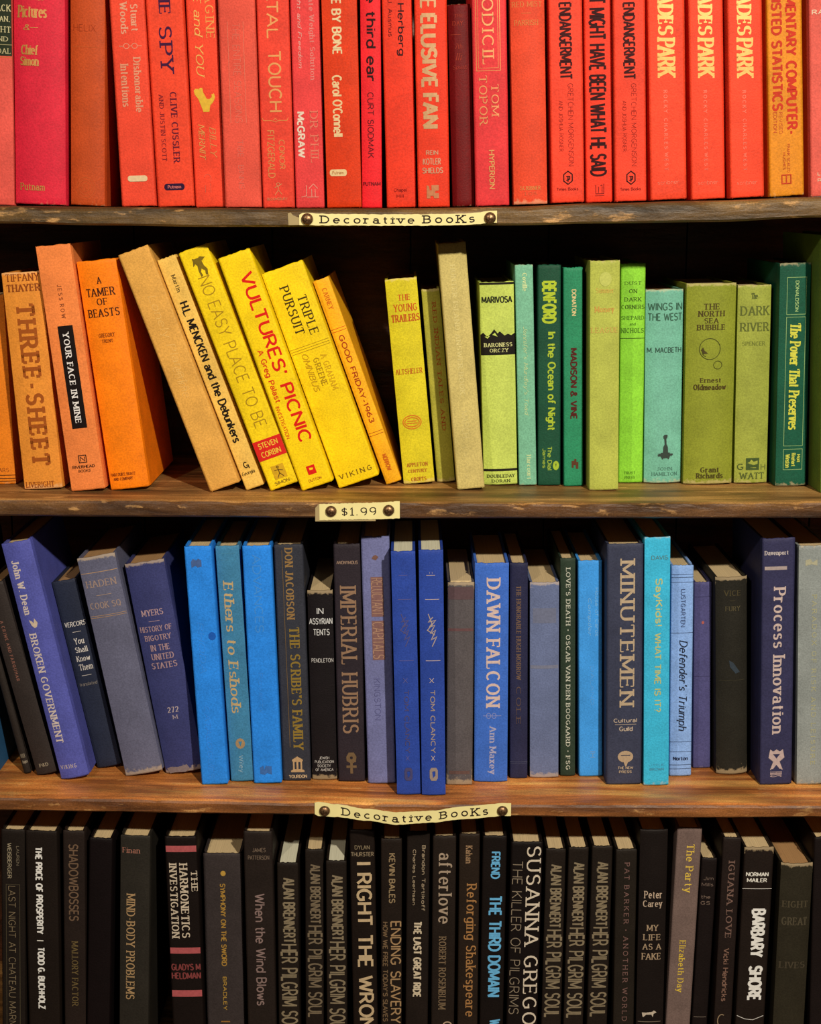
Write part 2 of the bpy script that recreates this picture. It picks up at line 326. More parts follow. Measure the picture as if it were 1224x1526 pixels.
# weight, contrast, serif size, slant, letter gap
STY = {'s': (.15, 1, 0, 0, .2), 'b': (.23, .92, 0, 0, .2), 'H': (.29, .9, 0, 0, .22), 't': (.085, 1, 0, 0, .2), 'r': (.17, .5, .17, 0, .28), 'R': (.23, .5, .2, 0, .3),
       'i': (.15, .55, .1, .22, .2), 'k': (.27, .3, .22, .1, .2), 'y': (.24, .85, .2, 0, .42), 'Y': (.25, .9, .22, 0, .4), 'f': (.08, .7, .06, .15, .2), 'w': (.16, .8, .12, 0, .55), 'B': (.19, .8, .05, 0, .16)}
class Flat:
    """collects flat print in spine coordinates (across, down) in metres"""
    def __init__(s): s.v = []; s.f = []
    def quad(s, a, b, c, d):
        n = len(s.v); s.v += [a, b, c, d]; s.f.append((n, n + 1, n + 2, n + 3))
    def stroke(s, pts, wf, step, closed=False):
        q = [pts[0]]
        for p in pts[1:]:
            o = q[-1]; d = math.dist(o, p)
            if d < 1e-7: continue
            k = max(1, int(math.ceil(d / step)))
            for j in range(1, k + 1): q.append((o[0] + (p[0] - o[0]) * j / k, o[1] + (p[1] - o[1]) * j / k))
        if len(q) < 2: return
        closed = math.dist(q[0], q[-1]) < 1e-6 and len(q) > 3
        L = []; Rr = []; n = len(q)
        for i in range(n):
            a = q[i - 1] if i else (q[-2] if closed else None); b = q[i + 1] if i < n - 1 else (q[1] if closed else None)
            d1 = None if a is None else ((q[i][0] - a[0]), (q[i][1] - a[1])); d2 = None if b is None else ((b[0] - q[i][0]), (b[1] - q[i][1]))
            def nrm(d):
                m = math.hypot(*d); return (d[0] / m, d[1] / m)
            if d1 is None: t = nrm(d2); k = 1
            elif d2 is None: t = nrm(d1); k = 1
            else:
                t1, t2 = nrm(d1), nrm(d2); sx, sy = t1[0] + t2[0], t1[1] + t2[1]
                m = math.hypot(sx, sy)
                if m < .2: t = t2; k = 1
                else: t = (sx / m, sy / m); k = min(1.5, 1 / max(.3, t[0] * t2[0] + t[1] * t2[1]))
            h = .5 * wf(t) * k
            L.append((q[i][0] - t[1] * h, q[i][1] + t[0] * h)); Rr.append((q[i][0] + t[1] * h, q[i][1] - t[0] * h))
        b0 = len(s.v)
        for l, r in zip(L, Rr): s.v += [l, r]
        for i in range(n - 1): s.f.append((b0 + 2 * i, b0 + 2 * i + 2, b0 + 2 * i + 3, b0 + 2 * i + 1))
def text_strokes(txt, style, W, Hh, step, tr):
    """lay txt out to fill a W x Hh box; tr maps (along, up) to spine coordinates"""
    wt, con, ser, slant, gap = STY[style]
    fl = Flat(); x = 0; items = []; ys = []
    caps = not any(c.islower() for c in txt)
    pc = ' '
    for c in txt:
        if (pc in 'LTVAYPF' and c in 'TVYAJ,.') or (pc in 'L' and c in 'UO'): x -= .12
        pc = c
        if c == ' ': x += .5; continue
        w_, st = G.get(c, G['o'])
        if ser: w_ += ser * .25; 
        items.append((c, x + (ser * .12), st)); x += w_ + gap
        for p in st: ys += [q[1] for q in p]
    x -= gap
    y0, y1 = min(ys), max(ys)
    y0 = min(y0, 0); y1 = max(y1, .68)
    xs_ = [ox + slant * q[1] + q[0] for c, ox, st in items for p in st for q in p]
    xa, xb = min(xs_), max(xs_)
    sy = Hh / (y1 - y0 + wt * .6); sx = W / (xb - xa + wt * .6)
    wgt = min(wt * sy, wt * 1.9 * sx); wx = min(wt * sy, wt * 1.15 * sx); wy = min(wt * (.8 if wt > .2 else 1) * sy, wt * 1.9 * sx)
    def M(px, py): return (W * .5 + (px - (xa + xb) / 2) * sx, Hh * .5 + (py - (y0 + y1) / 2) * sy)
    for c, ox, st in items:
        ends = {}
        for p in st:
            for q in (p[0], p[-1]):
                k = (round(q[0], 2), round(q[1], 2)); ends[k] = ends.get(k, 0) + 1
        for p in st:
            pts = [M(ox + q[0] + slant * q[1], q[1]) for q in p]
            def wf(t):
                return (wx * abs(t[1]) + wy * abs(t[0])) / (abs(t[0]) + abs(t[1])) * (con + (1 - con) * abs(t[1]))
            fl.stroke(pts, wf, step)
            if ser and c not in '.,-_*|:!?':
                for e, nx in ((p[0], p[1]), (p[-1], p[-2])):
                    dx, dy = abs(e[0] - nx[0]), abs(e[1] - nx[1])
                    k = (round(e[0], 2), round(e[1], 2))
                    yl = min(abs(e[1] - v) for v in (0, 1, .68, -.28))
                    if dy > dx * .6 and yl < .02 and (dx < .02 or ends[k] == 1) and len(p) < 12:
                        hw = ser * (1 if c not in 'mw' else .7)
                        a = M(ox + e[0] + slant * e[1] - hw, e[1]); b = M(ox + e[0] + slant * e[1] + hw, e[1])
                        fl.stroke([a, b], lambda t: wgt * max(.5, con * .8), step)
                    elif dx > dy and dx > .3 and ends[k] == 1 and c in 'EFLTZ':
                        sg = -1 if e[1] > .8 else (1 if e[1] < .1 else 0)
                        a = M(ox + e[0], e[1] + (sg if sg else .5) * ser * 1.1); b = M(ox + e[0], e[1] - (0 if sg else .5) * ser * 1.1)
                        fl.stroke([a, b], lambda t: wgt * max(.4, con * .8), step)
    fl.v = [tr(a, b) for a, b in fl.v]
    return fl

# ---------------------------------------------------------------- books
def fill_poly(fl, polys, rows, tr):
    """even-odd fill of outlines given in a unit square (across, down)"""
    for r in range(rows):
        y = (r + .5) / rows; xs = []
        for p in polys:
            for i in range(len(p)):
                (ax, ay), (bx, by) = p[i], p[(i + 1) % len(p)]
                if (ay <= y) != (by <= y): xs.append(ax + (y - ay) / (by - ay) * (bx - ax))
        xs.sort()
        for a, b in zip(xs[::2], xs[1::2]):
            k = max(1, int((b - a) * 5))
            for j in range(k):
                p, q = a + (b - a) * j / k, a + (b - a) * (j + 1) / k
                fl.quad(tr(p, r / rows), tr(p, (r + 1) / rows), tr(q, (r + 1) / rows), tr(q, r / rows))
class Spine:
    def __init__(s, w, H, bulge, k=2.4): s.w, s.H, s.b, s.k = w, H, bulge, k
    def y(s, x):
        u = max(0, min(1, x / s.w)); return -s.b * (1 - abs(2 * u - 1) ** s.k)
ROW = {}
def add_print(root, sp, fl, name, mat, lift=.00025, label=None):
    if not fl.v: return
    vs = [(x, sp.y(x) - lift, sp.H - d) for x, d in fl.v]
    o = mesh(name, vs, fl.f, mat, root)
    if label: o['label'] = label
    return o
SPECS = []
def book(row, tl, xtr, bl, xbr, rgb, bulge, label, decor=(), **o): SPECS.append(dict(row=row, tl=tl, xtr=xtr, bl=bl, xbr=xbr, rgb=rgb, bulge=bulge, label=label, decor=decor, o=o))
GROUPS = ['red and orange books on the top shelf', 'orange, yellow and green books on the second shelf', 'blue and grey books on the third shelf', 'black books on the bottom shelf']
def solve():
    for s in SPECS:
        r = s['row']; o = s['o']; (x1, y1), (x0, y0) = s['tl'], s['bl']
        if 'Y' in o: Y = o['Y']
        else:
            lo, hi = 0.0, .16
            for _ in range(30):
                m = (lo + hi) / 2; p = unproj(x0, y0, m)
                if p.z > shelf_z(r, p.x): lo = m
                else: hi = m
            Y = min(.105, max(.006, (lo + hi) / 2))
        p0, p1 = unproj(x0, y0, Y), unproj(x1, y1, Y)
        th = math.atan2(p1.x - p0.x, p1.z - p0.z)
        if 'top' in o:                                     # the top lies above the frame
            t = (y0 - o['top']) / (y0 - y1); x1 = x0 + (x1 - x0) * t; y1 = o['top']; p1 = unproj(x1, y1, Y)
            s['tl'] = (x1, y1); s['xtr'] = x1 + (s['xtr'] - (x0 + (x1 - x0) * 1)) if False else s['xtr'] - s['tl0x'] + x1 if 'tl0x' in s else x1 + o['wt']
        wpx = ((s['xtr'] - x1) + (s['xbr'] - x0)) / 2
        q = unproj((x0 + x1) / 2, (y0 + y1) / 2, Y); q2 = unproj((x0 + x1) / 2 + wpx, (y0 + y1) / 2, Y)
        wd = (q2.x - q.x) / math.cos(th); H = (p1 - p0).length
        if r == 3:                                         # feet are below the frame
            zb = shelf_z(3, 0); k = (p1.z - zb) / (p1.z - p0.z); H *= k; p0 = p1 + (p0 - p1) * k
            s['ybl'] = y1 + (y0 - y1) * k; s['fy'] = None
        s.update(Y=Y, th=th, w=wd, H=H, X=p0.x, z0=p0.z, wpx=wpx, y1=y1, y0=y0)
def lz(s, side, z):                                        # x of a book's left or right edge at height z
    return s['X'] + (s['w'] / math.cos(s['th']) if side else 0) + (z - s['z0']) * math.tan(s['th'])
def fit():
    for it in range(4):
        for a, b in zip(SPECS, SPECS[1:]):
            if a['row'] != b['row'] or a['o'].get('gap') : continue
            z0 = max(a['z0'], b['z0']) ; z1 = min(a['z0'] + a['H'] * math.cos(a['th']), b['z0'] + b['H'] * math.cos(b['th']))
            for z in (z0, z1):
                g = lz(b, 0, z) - lz(a, 1, z) - .0004
                if g < 0:
                    if it == 0 and g < -.002: print('OVERLAP', a['label'][:40], '|', b['label'][:40], round(g * 1000, 1), 'mm')
                    a['w'] += g * .55; b['X'] -= g * .5; b['w'] += g * .5
def tone(rgb, k): return tuple(max(0, min(255, int(v * k))) for v in rgb)
def build(s):
    o = s['o']; r = s['row']; w, H, th, Y = s['w'], s['H'], s['th'], s['Y']
    D = min(o.get('D', .135 + random.random() * .022), DEPTH - Y - .012)
    zs = max(shelf_z(r, s['X'] + k * w / 4) for k in range(5)) + .0003
    z0 = zs + (w * math.sin(th) if th > 0 else 0)
    root = empty('book', (s['X'], Y, z0)); root.rotation_euler = (0, th, 0)
    tag(root, s['label'], 'book', GROUPS[r])
    rgb = tone(s['rgb'], .85) if r == 3 and max(s['rgb']) < 70 else s['rgb']; b = min(s['bulge'] * .001, w * .3); t = min(.0026, w * .12)
    sp = Spine(w, H, b); rnd = random.Random(int(w * 1e6))
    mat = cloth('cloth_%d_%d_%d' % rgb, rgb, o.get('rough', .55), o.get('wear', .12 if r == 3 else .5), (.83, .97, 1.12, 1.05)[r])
    # spine: bowed shell with slightly uneven head and foot
    nu, nv = 14, 12; vs = []; wear = []
    js = [rnd.uniform(-.0006, .0003) for _ in range(nu + 1)]; jb = [rnd.uniform(0, .0004) for _ in range(nu + 1)]
    def ring(back):
        for j in range(nv + 1):
            vj = [0, .006, .02, .06, .15, .3, .45, .6, .75, .88, .965, .992, 1][j]
            for i in range(nu + 1):
                u = .5 - .5 * math.cos(math.pi * i / nu) if b > .001 else i / nu
                x = u * w; z = H * (1 - vj)
                y = sp.y(x)
                if j in (0, nv): y += .0006
                if j == 0: z += js[i]
                if j == nv: z += jb[i]
                if back: y += .0016; x = x * .96 + w * .02
                vs.append((x, y, z)); wear.append({0: 1, 1: .8, 2: .35, 10: .35, 11: .8, 12: 1}.get(j, 0) + (.3 if i in (0, nu) else 0))
    ring(0); ring(1); n1 = (nu + 1) * (nv + 1); fs = []
    for j in range(nv):
        for i in range(nu):
            a = j * (nu + 1) + i
            fs.append((a, a + nu + 1, a + nu + 2, a + 1)); fs.append((n1 + a, n1 + a + 1, n1 + a + nu + 2, n1 + a + nu + 1))
    for i in range(nu):
        fs.append((i, i + 1, n1 + i + 1, n1 + i)); a = nv * (nu + 1) + i; fs.append((a, n1 + a, n1 + a + 1, a + 1))
    for j in range(nv):
        a = j * (nu + 1); fs.append((a, n1 + a, n1 + a + nu + 1, a + nu + 1)); a += nu; fs.append((a, a + nu + 1, n1 + a + nu + 1, n1 + a))
    so = mesh('spine', vs, fs, mat, root, smooth=True)
    at = so.data.attributes.new('wear', 'FLOAT', 'POINT'); at.data.foreach_set('value', wear)
    # boards with a pressed joint along the spine
    for side in (0, 1):
        pr = [(.0014, .0006), (.0013, .004), (0, .0085), (0, D), (t, D), (t, .0006)]
        if side: pr = [(w - x, y) for x, y in pr][::-1]
        v2, f2 = prism(pr, 0.0, H - .0004)
        mesh('cover_board', v2, f2, mat, root)
    # leaves
    rec = o.get('rec', .0028)
    e = t + .0003; n = 6
    pg = [(e + (w - 2 * e) * i / n, .0022 + sp.y(w * (.1 + .8 * i / n)) * .8 + .0004) for i in range(n + 1)] + [(w - e, D - .004), (e, D - .004)]
    v3, f3 = prism(pg, .003, H - rec)
    mesh('page_block', v3, f3, PAGES[o.get('pg', 0)], root)
    # print and stamping
    span = s['ybl'] - s['y1'] if 'ybl' in s else s['y0'] - s['y1']
    step = w / 7
    def dn(y, u):
        yy = y - u * s['wpx'] * math.sin(th)
        return max(.0004, min(H - .0006, (yy - s['y1']) / span * H))
    for k, d in enumerate(s['decor']):
        c = d[0]; fl = Flat(); lift = .0002 + .00006 * min(k, 12)
        if c in 'DH':
            _, part, txt, y0, y1, u0, u1, col, sty = d
            uc = (u0 + u1) / 2; a, b_ = dn(y0, uc), dn(y1, uc)
            if c == 'D': fl = text_strokes(txt, sty, b_ - a, (u1 - u0) * w, step, lambda p, q: (u0 * w + q, a + p))
            else: fl = text_strokes(txt, sty, (u1 - u0) * w, b_ - a, step, lambda p, q: (u0 * w + p, b_ - q))
            name = {'T': 'title', 'A': 'author', 'P': 'publisher_name'}[part]
        elif c in 'RG':
            y0, y1, u0, u1, col = d[2:7]; a, b_ = dn(y0, (u0 + u1) / 2), dn(y1, (u0 + u1) / 2)
            polys = [[(0, 0), (1, 0), (1, 1), (0, 1)]] if c == 'R' else d[7]
            tr = lambda p, q: (u0 * w + p * (u1 - u0) * w, a + q * (b_ - a))
            if c == 'R':
                for j in range(8): fl.quad(tr(j / 8, 0), tr(j / 8, 1), tr((j + 1) / 8, 1), tr((j + 1) / 8, 0))
            else: fill_poly(fl, polys, 26, tr)
            name = d[1]
        elif c == 'K':                                      # open strokes in a unit box
            y0, y1, u0, u1, col, lw = d[2:8]; a, b_ = dn(y0, (u0 + u1) / 2), dn(y1, (u0 + u1) / 2)
            for p in d[8]: fl.stroke([(u0 * w + q[0] * (u1 - u0) * w, a + q[1] * (b_ - a)) for q in p], lambda t_: lw * .001, step)
            name = d[1]
        elif c == 'L':
            _, y, u0, u1, col, lw = d; name = 'rule'; q = dn(y, (u0 + u1) / 2)
            fl.stroke([(u0 * w, q), (u1 * w, q)], lambda t_: lw * .001, step)
        add_print(root, sp, fl, name, ink(tone(col, .87) if r == 0 else col, 190 < col[0] and col[2] < 150 and o.get('foil', 0)), lift)
    return root
UNITBOX = [(0, 0), (1, 0), (1, 1), (0, 1), (0, 0)]
def circ(n=22, cx=.5, cy=.5, rx=.5, ry=.5): return [(cx + rx * math.cos(2 * math.pi * i / n), cy + ry * math.sin(2 * math.pi * i / n)) for i in range(n + 1)]
PILL = E(.88, .5, .12, .5, -90, 90) + E(.12, .5, .12, .5, 90, 270)
# ================================================================ row 0: reds
K_ = (35, 12, 14); GO = (222, 150, 72); CR = (250, 205, 150)
def red(xt, xtr, xb, xbr, yb, rgb, bulge, label, decor=(), **o):
    o.setdefault('top', -38); o['wt'] = xtr - xt; o.setdefault('Y', .030 + .004 * (len(SPECS) % 3))
    book(0, (xt, 0), xtr, (xb, yb), xbr, rgb, bulge, label, decor, **o)
red(-36, 18.5, -30, 21, 303, (236, 88, 72), 1.5, 'red book with a dark green title block, first at the left of the top shelf',
    [('R', 'title_block', -10, 79, .0, 1, (38, 48, 28)), ('L', 81, 0, 1, (225, 120, 60), .6), ('L', 63, .5, 1, (190, 175, 120), .4),
     ('H', 'T', 'BLACK', 4, 14, .35, .98, (215, 200, 145), 'r'), ('H', 'T', 'SWAN,', 21, 30, .4, .95, (215, 200, 145), 'r'),
     ('H', 'T', 'LIGHT', 36, 45, .35, .98, (215, 200, 145), 'r'), ('H', 'T', 'AND', 51, 58, .45, .9, (215, 200, 145), 'r'), ('H', 'A', 'KENDAL', 68, 76, .2, .97, (205, 190, 135), 'r')], wear=.3)
red(19.5, 97, 23, 99, 305, (226, 38, 58), 5, 'crimson cloth book with gold blackletter words, widest at the left of the top shelf',
    [('H', 'T', 'Curtis', -14, 2, .14, .62, GO, 'k'), ('H', 'T', 'Pictures', 9, 28, .1, .66, GO, 'k'), ('H', 'T', '&', 37, 46, .2, .34, GO, 'k'), ('L', 42, .34, .5, GO, .6),
     ('H', 'A', 'Chief', 67, 82, .16, .5, GO, 'k'), ('H', 'A', 'Simon', 84, 98, .14, .5, GO, 'k'), ('H', 'P', 'Putnam', 274, 285, .12, .6, GO, 'r')], foil=1)
red(105, 152, 106, 161, 304, (202, 76, 28), 3.5, 'rust orange cloth book with a round blind stamp near its foot',
    [('L', 67, .05, .9, (214, 92, 40), .5)] + [('K', 'round_stamp', 262, 293, .18, .72, (222, 100, 45), .35, [circ(22, .5, .5, k, k) for k in (.5, .36, .2)]),
     ('H', 'T', 'HELIX', 34, 44, .1, .75, (184, 64, 24), 't')], gap=0)
red(163, 215, 182, 233, 306.5, (246, 74, 46), .6, 'leaning bright red book lettered Dishonorable Intentions, beside the dark gap',
    [('D', 'A', 'Stuart', 4, 43, .58, .8, (250, 170, 130), 'R'), ('D', 'A', 'Woods', 1, 47, .28, .5, (250, 170, 130), 'R'),
     ('K', 'ornament', 60, 70, .2, .86, (250, 170, 130), .5, [[(0, .5), (.2, .5)], circ(12, .32, .5, .12, .4), [(.44, .5), (.56, .5)], circ(12, .68, .5, .12, .4), [(.8, .5), (1, .5)]]),
     ('D', 'T', 'Dishonorable', 82, 163, .58, .8, (250, 160, 120), 'R'), ('D', 'T', 'Intentions', 92, 155, .2, .44, (250, 160, 120), 'R'),
     ('G', 'emblem', 259, 268, .22, .8, (252, 214, 160), [PILL])], wear=.2)
red(217, 273, 236, 290, 307, (247, 72, 40), .5, 'bright red book with a big navy title reading SPY',
    [('D', 'T', 'THE', -35, 18, .34, .66, (70, 18, 60), 'R'), ('D', 'T', 'SPY', 36, 103, .3, .66, (70, 18, 60), 'R'), ('D', 'A', 'CLIVE CUSSLER', 133, 239, .5, .68, (110, 22, 45), 'R'),
     ('D', 'A', 'AND JUSTIN SCOTT', 137, 237, .2, .32, (130, 25, 40), 'r'), ('G', 'emblem', 271, 281, .2, .76, (50, 16, 52), [PILL]), ('H', 'P', 'Putnam', 273.5, 278.5, .3, .66, (230, 120, 110), 'b')], wear=.2)
red(277, 323.5, 292, 335, 308, (250, 72, 42), .5, 'bright red book with a gold seated figure emblem halfway down',
    [('D', 'T', 'IMAGINE', -36, 54, .62, .9, (244, 150, 62), 'r'), ('D', 'T', 'ME and YOU', -30, 111, .24, .5, (250, 185, 85), 'i'),
     ('G', 'gold_figure', 127, 163, .12, .82, (246, 190, 40), [[(.0, .1), (.12, .02), (.25, .06), (.3, .0), (.42, .02), (.45, .2), (.6, .45), (.72, .48), (.85, .38), (.84, .28), (.95, .24), (1, .36), (.96, .5), (.88, .62), (.76, .72), (.7, 1), (.42, 1), (.3, .7), (.2, .45), (.04, .28)]]),
     ('D', 'A', 'BILLY', 186, 232, .58, .8, (244, 140, 70), 'i'), ('D', 'A', 'MERNIT', 182, 236, .22, .42, (248, 165, 80), 'i'), ('K', 'emblem', 257, 285, .3, .6, (248, 120, 90), .3, [E(.5, .25, .4, .25, 200, 400), [(.2, .6), (.2, 1)], [(.8, .5), (.8, 1)]])], foil=1, wear=.2)
red(324.5, 381, 336, 389.5, 309, (236, 84, 62), .8, 'dull coral red book with a faded boxed title between two long rules',
    [('K', 'rule', 30, 180, .24, .66, (246, 128, 98), .5, [[(0, 0), (0, 1)], [(1, 0), (1, 1)]]), ('D', 'T', 'THE ENTIRE SEASONS', 32, 180, .36, .56, (245, 118, 92), 't'),
     ('D', 'A', 'TIBE  BINNS', 206, 280, .4, .55, (244, 122, 100), 't')], wear=.3)
red(382, 431, 392.5, 439, 309, (242, 68, 46), .5, 'red book lettered Fatal Touch in spaced gold capitals',
    [('D', 'T', 'FATAL', -36, 55, .3, .66, (244, 160, 84), 's'), ('D', 'T', 'TOUCH', 72, 163, .3, .7, (244, 160, 84), 's'), ('K', 'ornament', 172, 180, .06, .88, (240, 150, 70), .5, [[(0, 0), (.05, .5), (.35, .5), (.5, .8), (.65, .5), (.95, .5), (1, 0)], [(.42, .5), (.5, .1), (.58, .5)]]),
     ('D', 'A', 'CONOR', 205, 250, .56, .74, (242, 140, 70), 's'), ('D', 'A', 'FITZGERALD', 191, 263, .2, .42, (242, 140, 70), 's'),
     ('K', 'emblem', 270, 289, .36, .64, (240, 150, 90), .6, [circ(10, .5, .15, .2, .13), [(.1, .4), (.5, .3), (.9, .1)], [(.5, .3), (.5, .6), (.1, 1)], [(.5, .6), (.9, .95)]]), ('H', 'P', 'BLOOMSBURY', 293, 297, .14, .78, (240, 140, 90), 's')], foil=1, wear=.2)
red(432.5, 477, 441.5, 484, 309, (236, 66, 62), .5, 'rose red book with pale blurred script and a white surname, above the left tack',
    [('D', 'T', 'Ultimate Weight Solution', -36, 115, .58, .8, (246, 140, 125), 'R'), ('D', 'T', 'Weight and Freedom', -30, 98, .2, .36, (252, 190, 170), 'i'),
     ('D', 'A', 'DR PHIL', 162, 240, .56, .84, (246, 130, 100), 'r'), ('D', 'A', 'McGRAW', 163, 232, .12, .38, (255, 225, 195), 'H'),
     ('K', 'emblem', 272, 292, .2, .8, (250, 170, 140), .6, [[(.3, .1), (.3, .9), (.0, 1)], [(.6, .4), (.6, 1)], [(.8, .4), (.8, 1)], [(.45, .35), (.7, 0), (.95, .35)], [(.3, 1), (1, 1)]])], wear=.2)
red(479, 534, 488, 537, 309, (228, 58, 12), 1.2, 'orange red book with a bold cream title, Bone by Bone',
    [('D', 'T', 'BONE BY BONE', -36, 78, .28, .55, (252, 218, 160), 'b'), ('D', 'A', "Carol O'Connell", 109, 200, .24, .52, (252, 210, 150), 'b'),
     ('G', 'emblem', 250, 260, .1, .6, (252, 214, 150), [PILL]), ('H', 'P', 'Putnam', 252.5, 257.5, .18, .5, (200, 120, 60), 's')], wear=.3)
red(537, 566.5, 540, 570, 308, (250, 36, 42), 1.5, 'thin scarlet book with a bold black title, the third ear',
    [('D', 'T', 'the third ear', -38, 118, .28, .78, (50, 8, 12), 'b'), ('D', 'A', 'CURT SIODMAK', 133, 232, .32, .62, (110, 14, 26), 's'), ('H', 'P', 'PUTNAM', 268, 274, .06, .94, (140, 20, 28), 'b')], wear=.3)
red(569, 615, 577, 620, 309, (242, 58, 30), .8, 'red book with black name Herberg at its top edge',
    [('D', 'A', 'Will Herberg', -45, 80, .46, .74, (52, 10, 16), 'b'), ('D', 'A', 'Harry J. Ausmus', -60, 52, .16, .34, (120, 14, 20), 's'), ('H', 'P', 'Chapel', 279, 285.5, .25, .68, (150, 20, 18), 's'), ('H', 'P', 'Hill', 288, 293.5, .34, .58, (150, 20, 18), 's')], wear=.2)
red(617.5, 665.5, 623.5, 671, 308, (246, 60, 30), .8, 'red book with heavy silvery gold capitals, The Elusive Fan',
    [('D', 'T', 'THE', -40, 10, .18, .66, (215, 160, 105), 'B'), ('D', 'T', 'ELUSIVE', 18, 128, .18, .68, (215, 160, 105), 'H'), ('D', 'T', 'FAN', 136, 187, .18, .7, (215, 160, 105), 'H'),
     ('H', 'A', 'REIN', 221, 228, .28, .66, (225, 150, 110), 'b'), ('H', 'A', 'KOTLER', 233, 243, .18, .74, (225, 150, 110), 'b'), ('H', 'A', 'SHIELDS', 247, 256, .16, .8, (225, 150, 110), 'b'),
     ('G', 'emblem', 274, 294, .28, .66, (214, 130, 80), [[(0, 0), (.2, .05), (.25, .4), (.4, .4), (.4, 0), (1, 0), (1, .4), (.7, .45), (.7, .6), (1, .6), (1, 1), (.6, 1), (.55, .8), (.3, .8), (.3, 1), (0, 1)]])], foil=1, wear=.2)
red(667, 702, 675, 707.5, 304, (112, 12, 14), 3, 'short dark maroon cloth book between two red ones',
    [('H', 'T', 'THE', 17, 22, .3, .66, (168, 54, 36), 'r'), ('H', 'T', 'DAY', 27, 34, .2, .66, (168, 54, 36), 'r'), ('L', 47, .1, .55, (170, 60, 40), .5), ('H', 'T', '7th', 60, 68, .3, .6, (160, 52, 36), 'i'), ('H', 'A', 'Ili', 74, 85, .3, .6, (160, 52, 36), 'i'), ('H', 'A', 'Smith', 92, 98, .15, .8, (168, 54, 38), 'i')], top=3, Y=.05, pg=1)
red(703, 755, 709, 759, 305.5, (234, 58, 58), .8, 'rose red book with CODICIL in a gold double frame',
    [('K', 'frame', -36, 101, .1, .8, GO, .5, [UNITBOX]), ('K', 'frame', -36, 97, .16, .74, GO, .35, [UNITBOX]), ('D', 'T', 'CODICIL', -28, 92, .28, .62, (240, 160, 90), 'r'),
     ('D', 'A', 'TOM', 121, 168, .52, .74, (240, 150, 84), 'r'), ('D', 'A', 'TOPOR', 108, 182, .16, .4, (240, 150, 84), 'r'), ('D', 'P', 'HYPERION', 220, 279, .42, .58, (240, 170, 90), 'B')], foil=1, wear=.2)
red(760, 811.5, 766, 816, 304, (240, 74, 40), 2.5, 'orange red cloth book with small gold capitals, Red Mist, at the frame top',
    [('H', 'T', 'RED MIST', 0, 8, .06, .92, (240, 130, 70), 'r'), ('L', 17, .32, .6, (240, 130, 70), .5), ('H', 'A', 'PARRISH', 27, 35, .12, .8, (240, 134, 70), 'r'), ('H', 'P', 'SCRIBNER', 275, 281, .2, .8, (238, 150, 80), 'r'), ('H', 'P', 'LOS', 284, 289, .34, .68, (230, 110, 70), 'r')], wear=.9)
def danger(xt, xtr, xb, xbr, yb, label):
    red(xt, xtr, xb, xbr, yb, (252, 70, 42), .5, label,
    [('D', 'T', 'ENDANGERMENT', 4, 117, .3, .68, (70, 16, 18), 'b'), ('D', 'A', 'GRETCHEN MORGENSON', 123, 247, .54, .7, (150, 28, 24), 't'), ('D', 'A', 'AND JOSHUA ROSNER', 149, 225, .26, .38, (150, 28, 24), 't'),
     ('K', 'emblem', 255, 275, .38, .64, (50, 10, 14), 1.0, [[(.5, 0), (1, .25), (1, .75), (.5, 1), (0, .75), (0, .25), (.5, 0)], [(.3, .4), (.7, .4), (.7, .6), (.3, .7)], [(.5, .4), (.5, .8)]]), ('H', 'P', 'Times Books', 280, 284.5, .16, .82, (160, 30, 24), 's')], wear=.2)
danger(817.5, 869, 822.5, 869.5, 304, 'bright red book titled ENDANGERMENT standing left of the one reading IT MIGHT HAVE BEEN')
red(870.5, 911.5, 874, 914, 302, (252, 62, 34), .6, 'red book with a tall black condensed title, It Might Have Been What He Said',
    [('D', 'T', 'IT MIGHT HAVE BEEN WHAT HE SAID', -8, 261, .16, .78, (58, 12, 16), 'b'), ('K', 'emblem', 273, 288, .36, .66, (120, 20, 20), .6, [[(0, .1), (0, 1), (1, 1), (1, 0)], [(.35, .3), (.35, .9)], [(.6, .2), (.8, .1), (.8, .9)]]), ('L', 291, .32, .68, (130, 24, 20), .4)], wear=.2)
danger(913.5, 961.5, 917, 963.5, 302, 'bright red book titled ENDANGERMENT standing right of the one reading IT MIGHT HAVE BEEN')
for i, (a, b_, c, d, y, lb) in enumerate([(965, 1019, 970, 1024.5, 301, 'leftmost of the three bright red books lettered PARK in curly gold'), (1026, 1075.5, 1031, 1082, 300, 'middle one of the three bright red books lettered PARK in curly gold'), (1084, 1135.5, 1089, 1138.5, 297.5, 'rightmost of the three bright red books lettered PARK, touching the dark gap')]):
    red(a, b_, c, d, y, (254, 74, 42), .6, lb,
        [('D', 'T', 'SHADES', -56, 52, .26, .7, (238, 168, 74), 'k'), ('D', 'T', 'PARK', 57, 114, .24, .74, (238, 168, 74), 'k'), ('D', 'A', 'ROCKY  CHARLES WEST', 134, 255, .4, .5, (252, 116, 86), 'w'),
         ('H', 'P', 'scribner', 270, 276, .2, .8, (252, 130, 96), 't')], foil=1, wear=.2)
red(1142.5, 1195, 1147.5, 1198, 294, (236, 142, 32), .8, 'mustard orange book with a red title about computer statistics',
    [('D', 'T', 'ELEMENTARY COMPUTER-', -100, 199, .52, .84, (226, 58, 34), 'H'), ('D', 'T', 'ASSISTED STATISTICS', -80, 163, .12, .42, (222, 60, 34), 'H'), ('D', 'T', 'REVISED', 165, 198, .3, .4, (222, 100, 44), 's'), ('D', 'T', 'EDITION', 165, 196, .14, .24, (222, 90, 44), 's'),
     ('D', 'A', 'FRANK SCALZO', 213, 256, .52, .6, (220, 96, 44), 's'), ('D', 'A', 'HUGHES', 226, 252, .4, .47, (220, 96, 44), 's'), ('K', 'emblem', 260, 273, .36, .62, (214, 70, 34), 1, [UNITBOX, [(.5, 0), (.5, 1)]])], wear=.5)
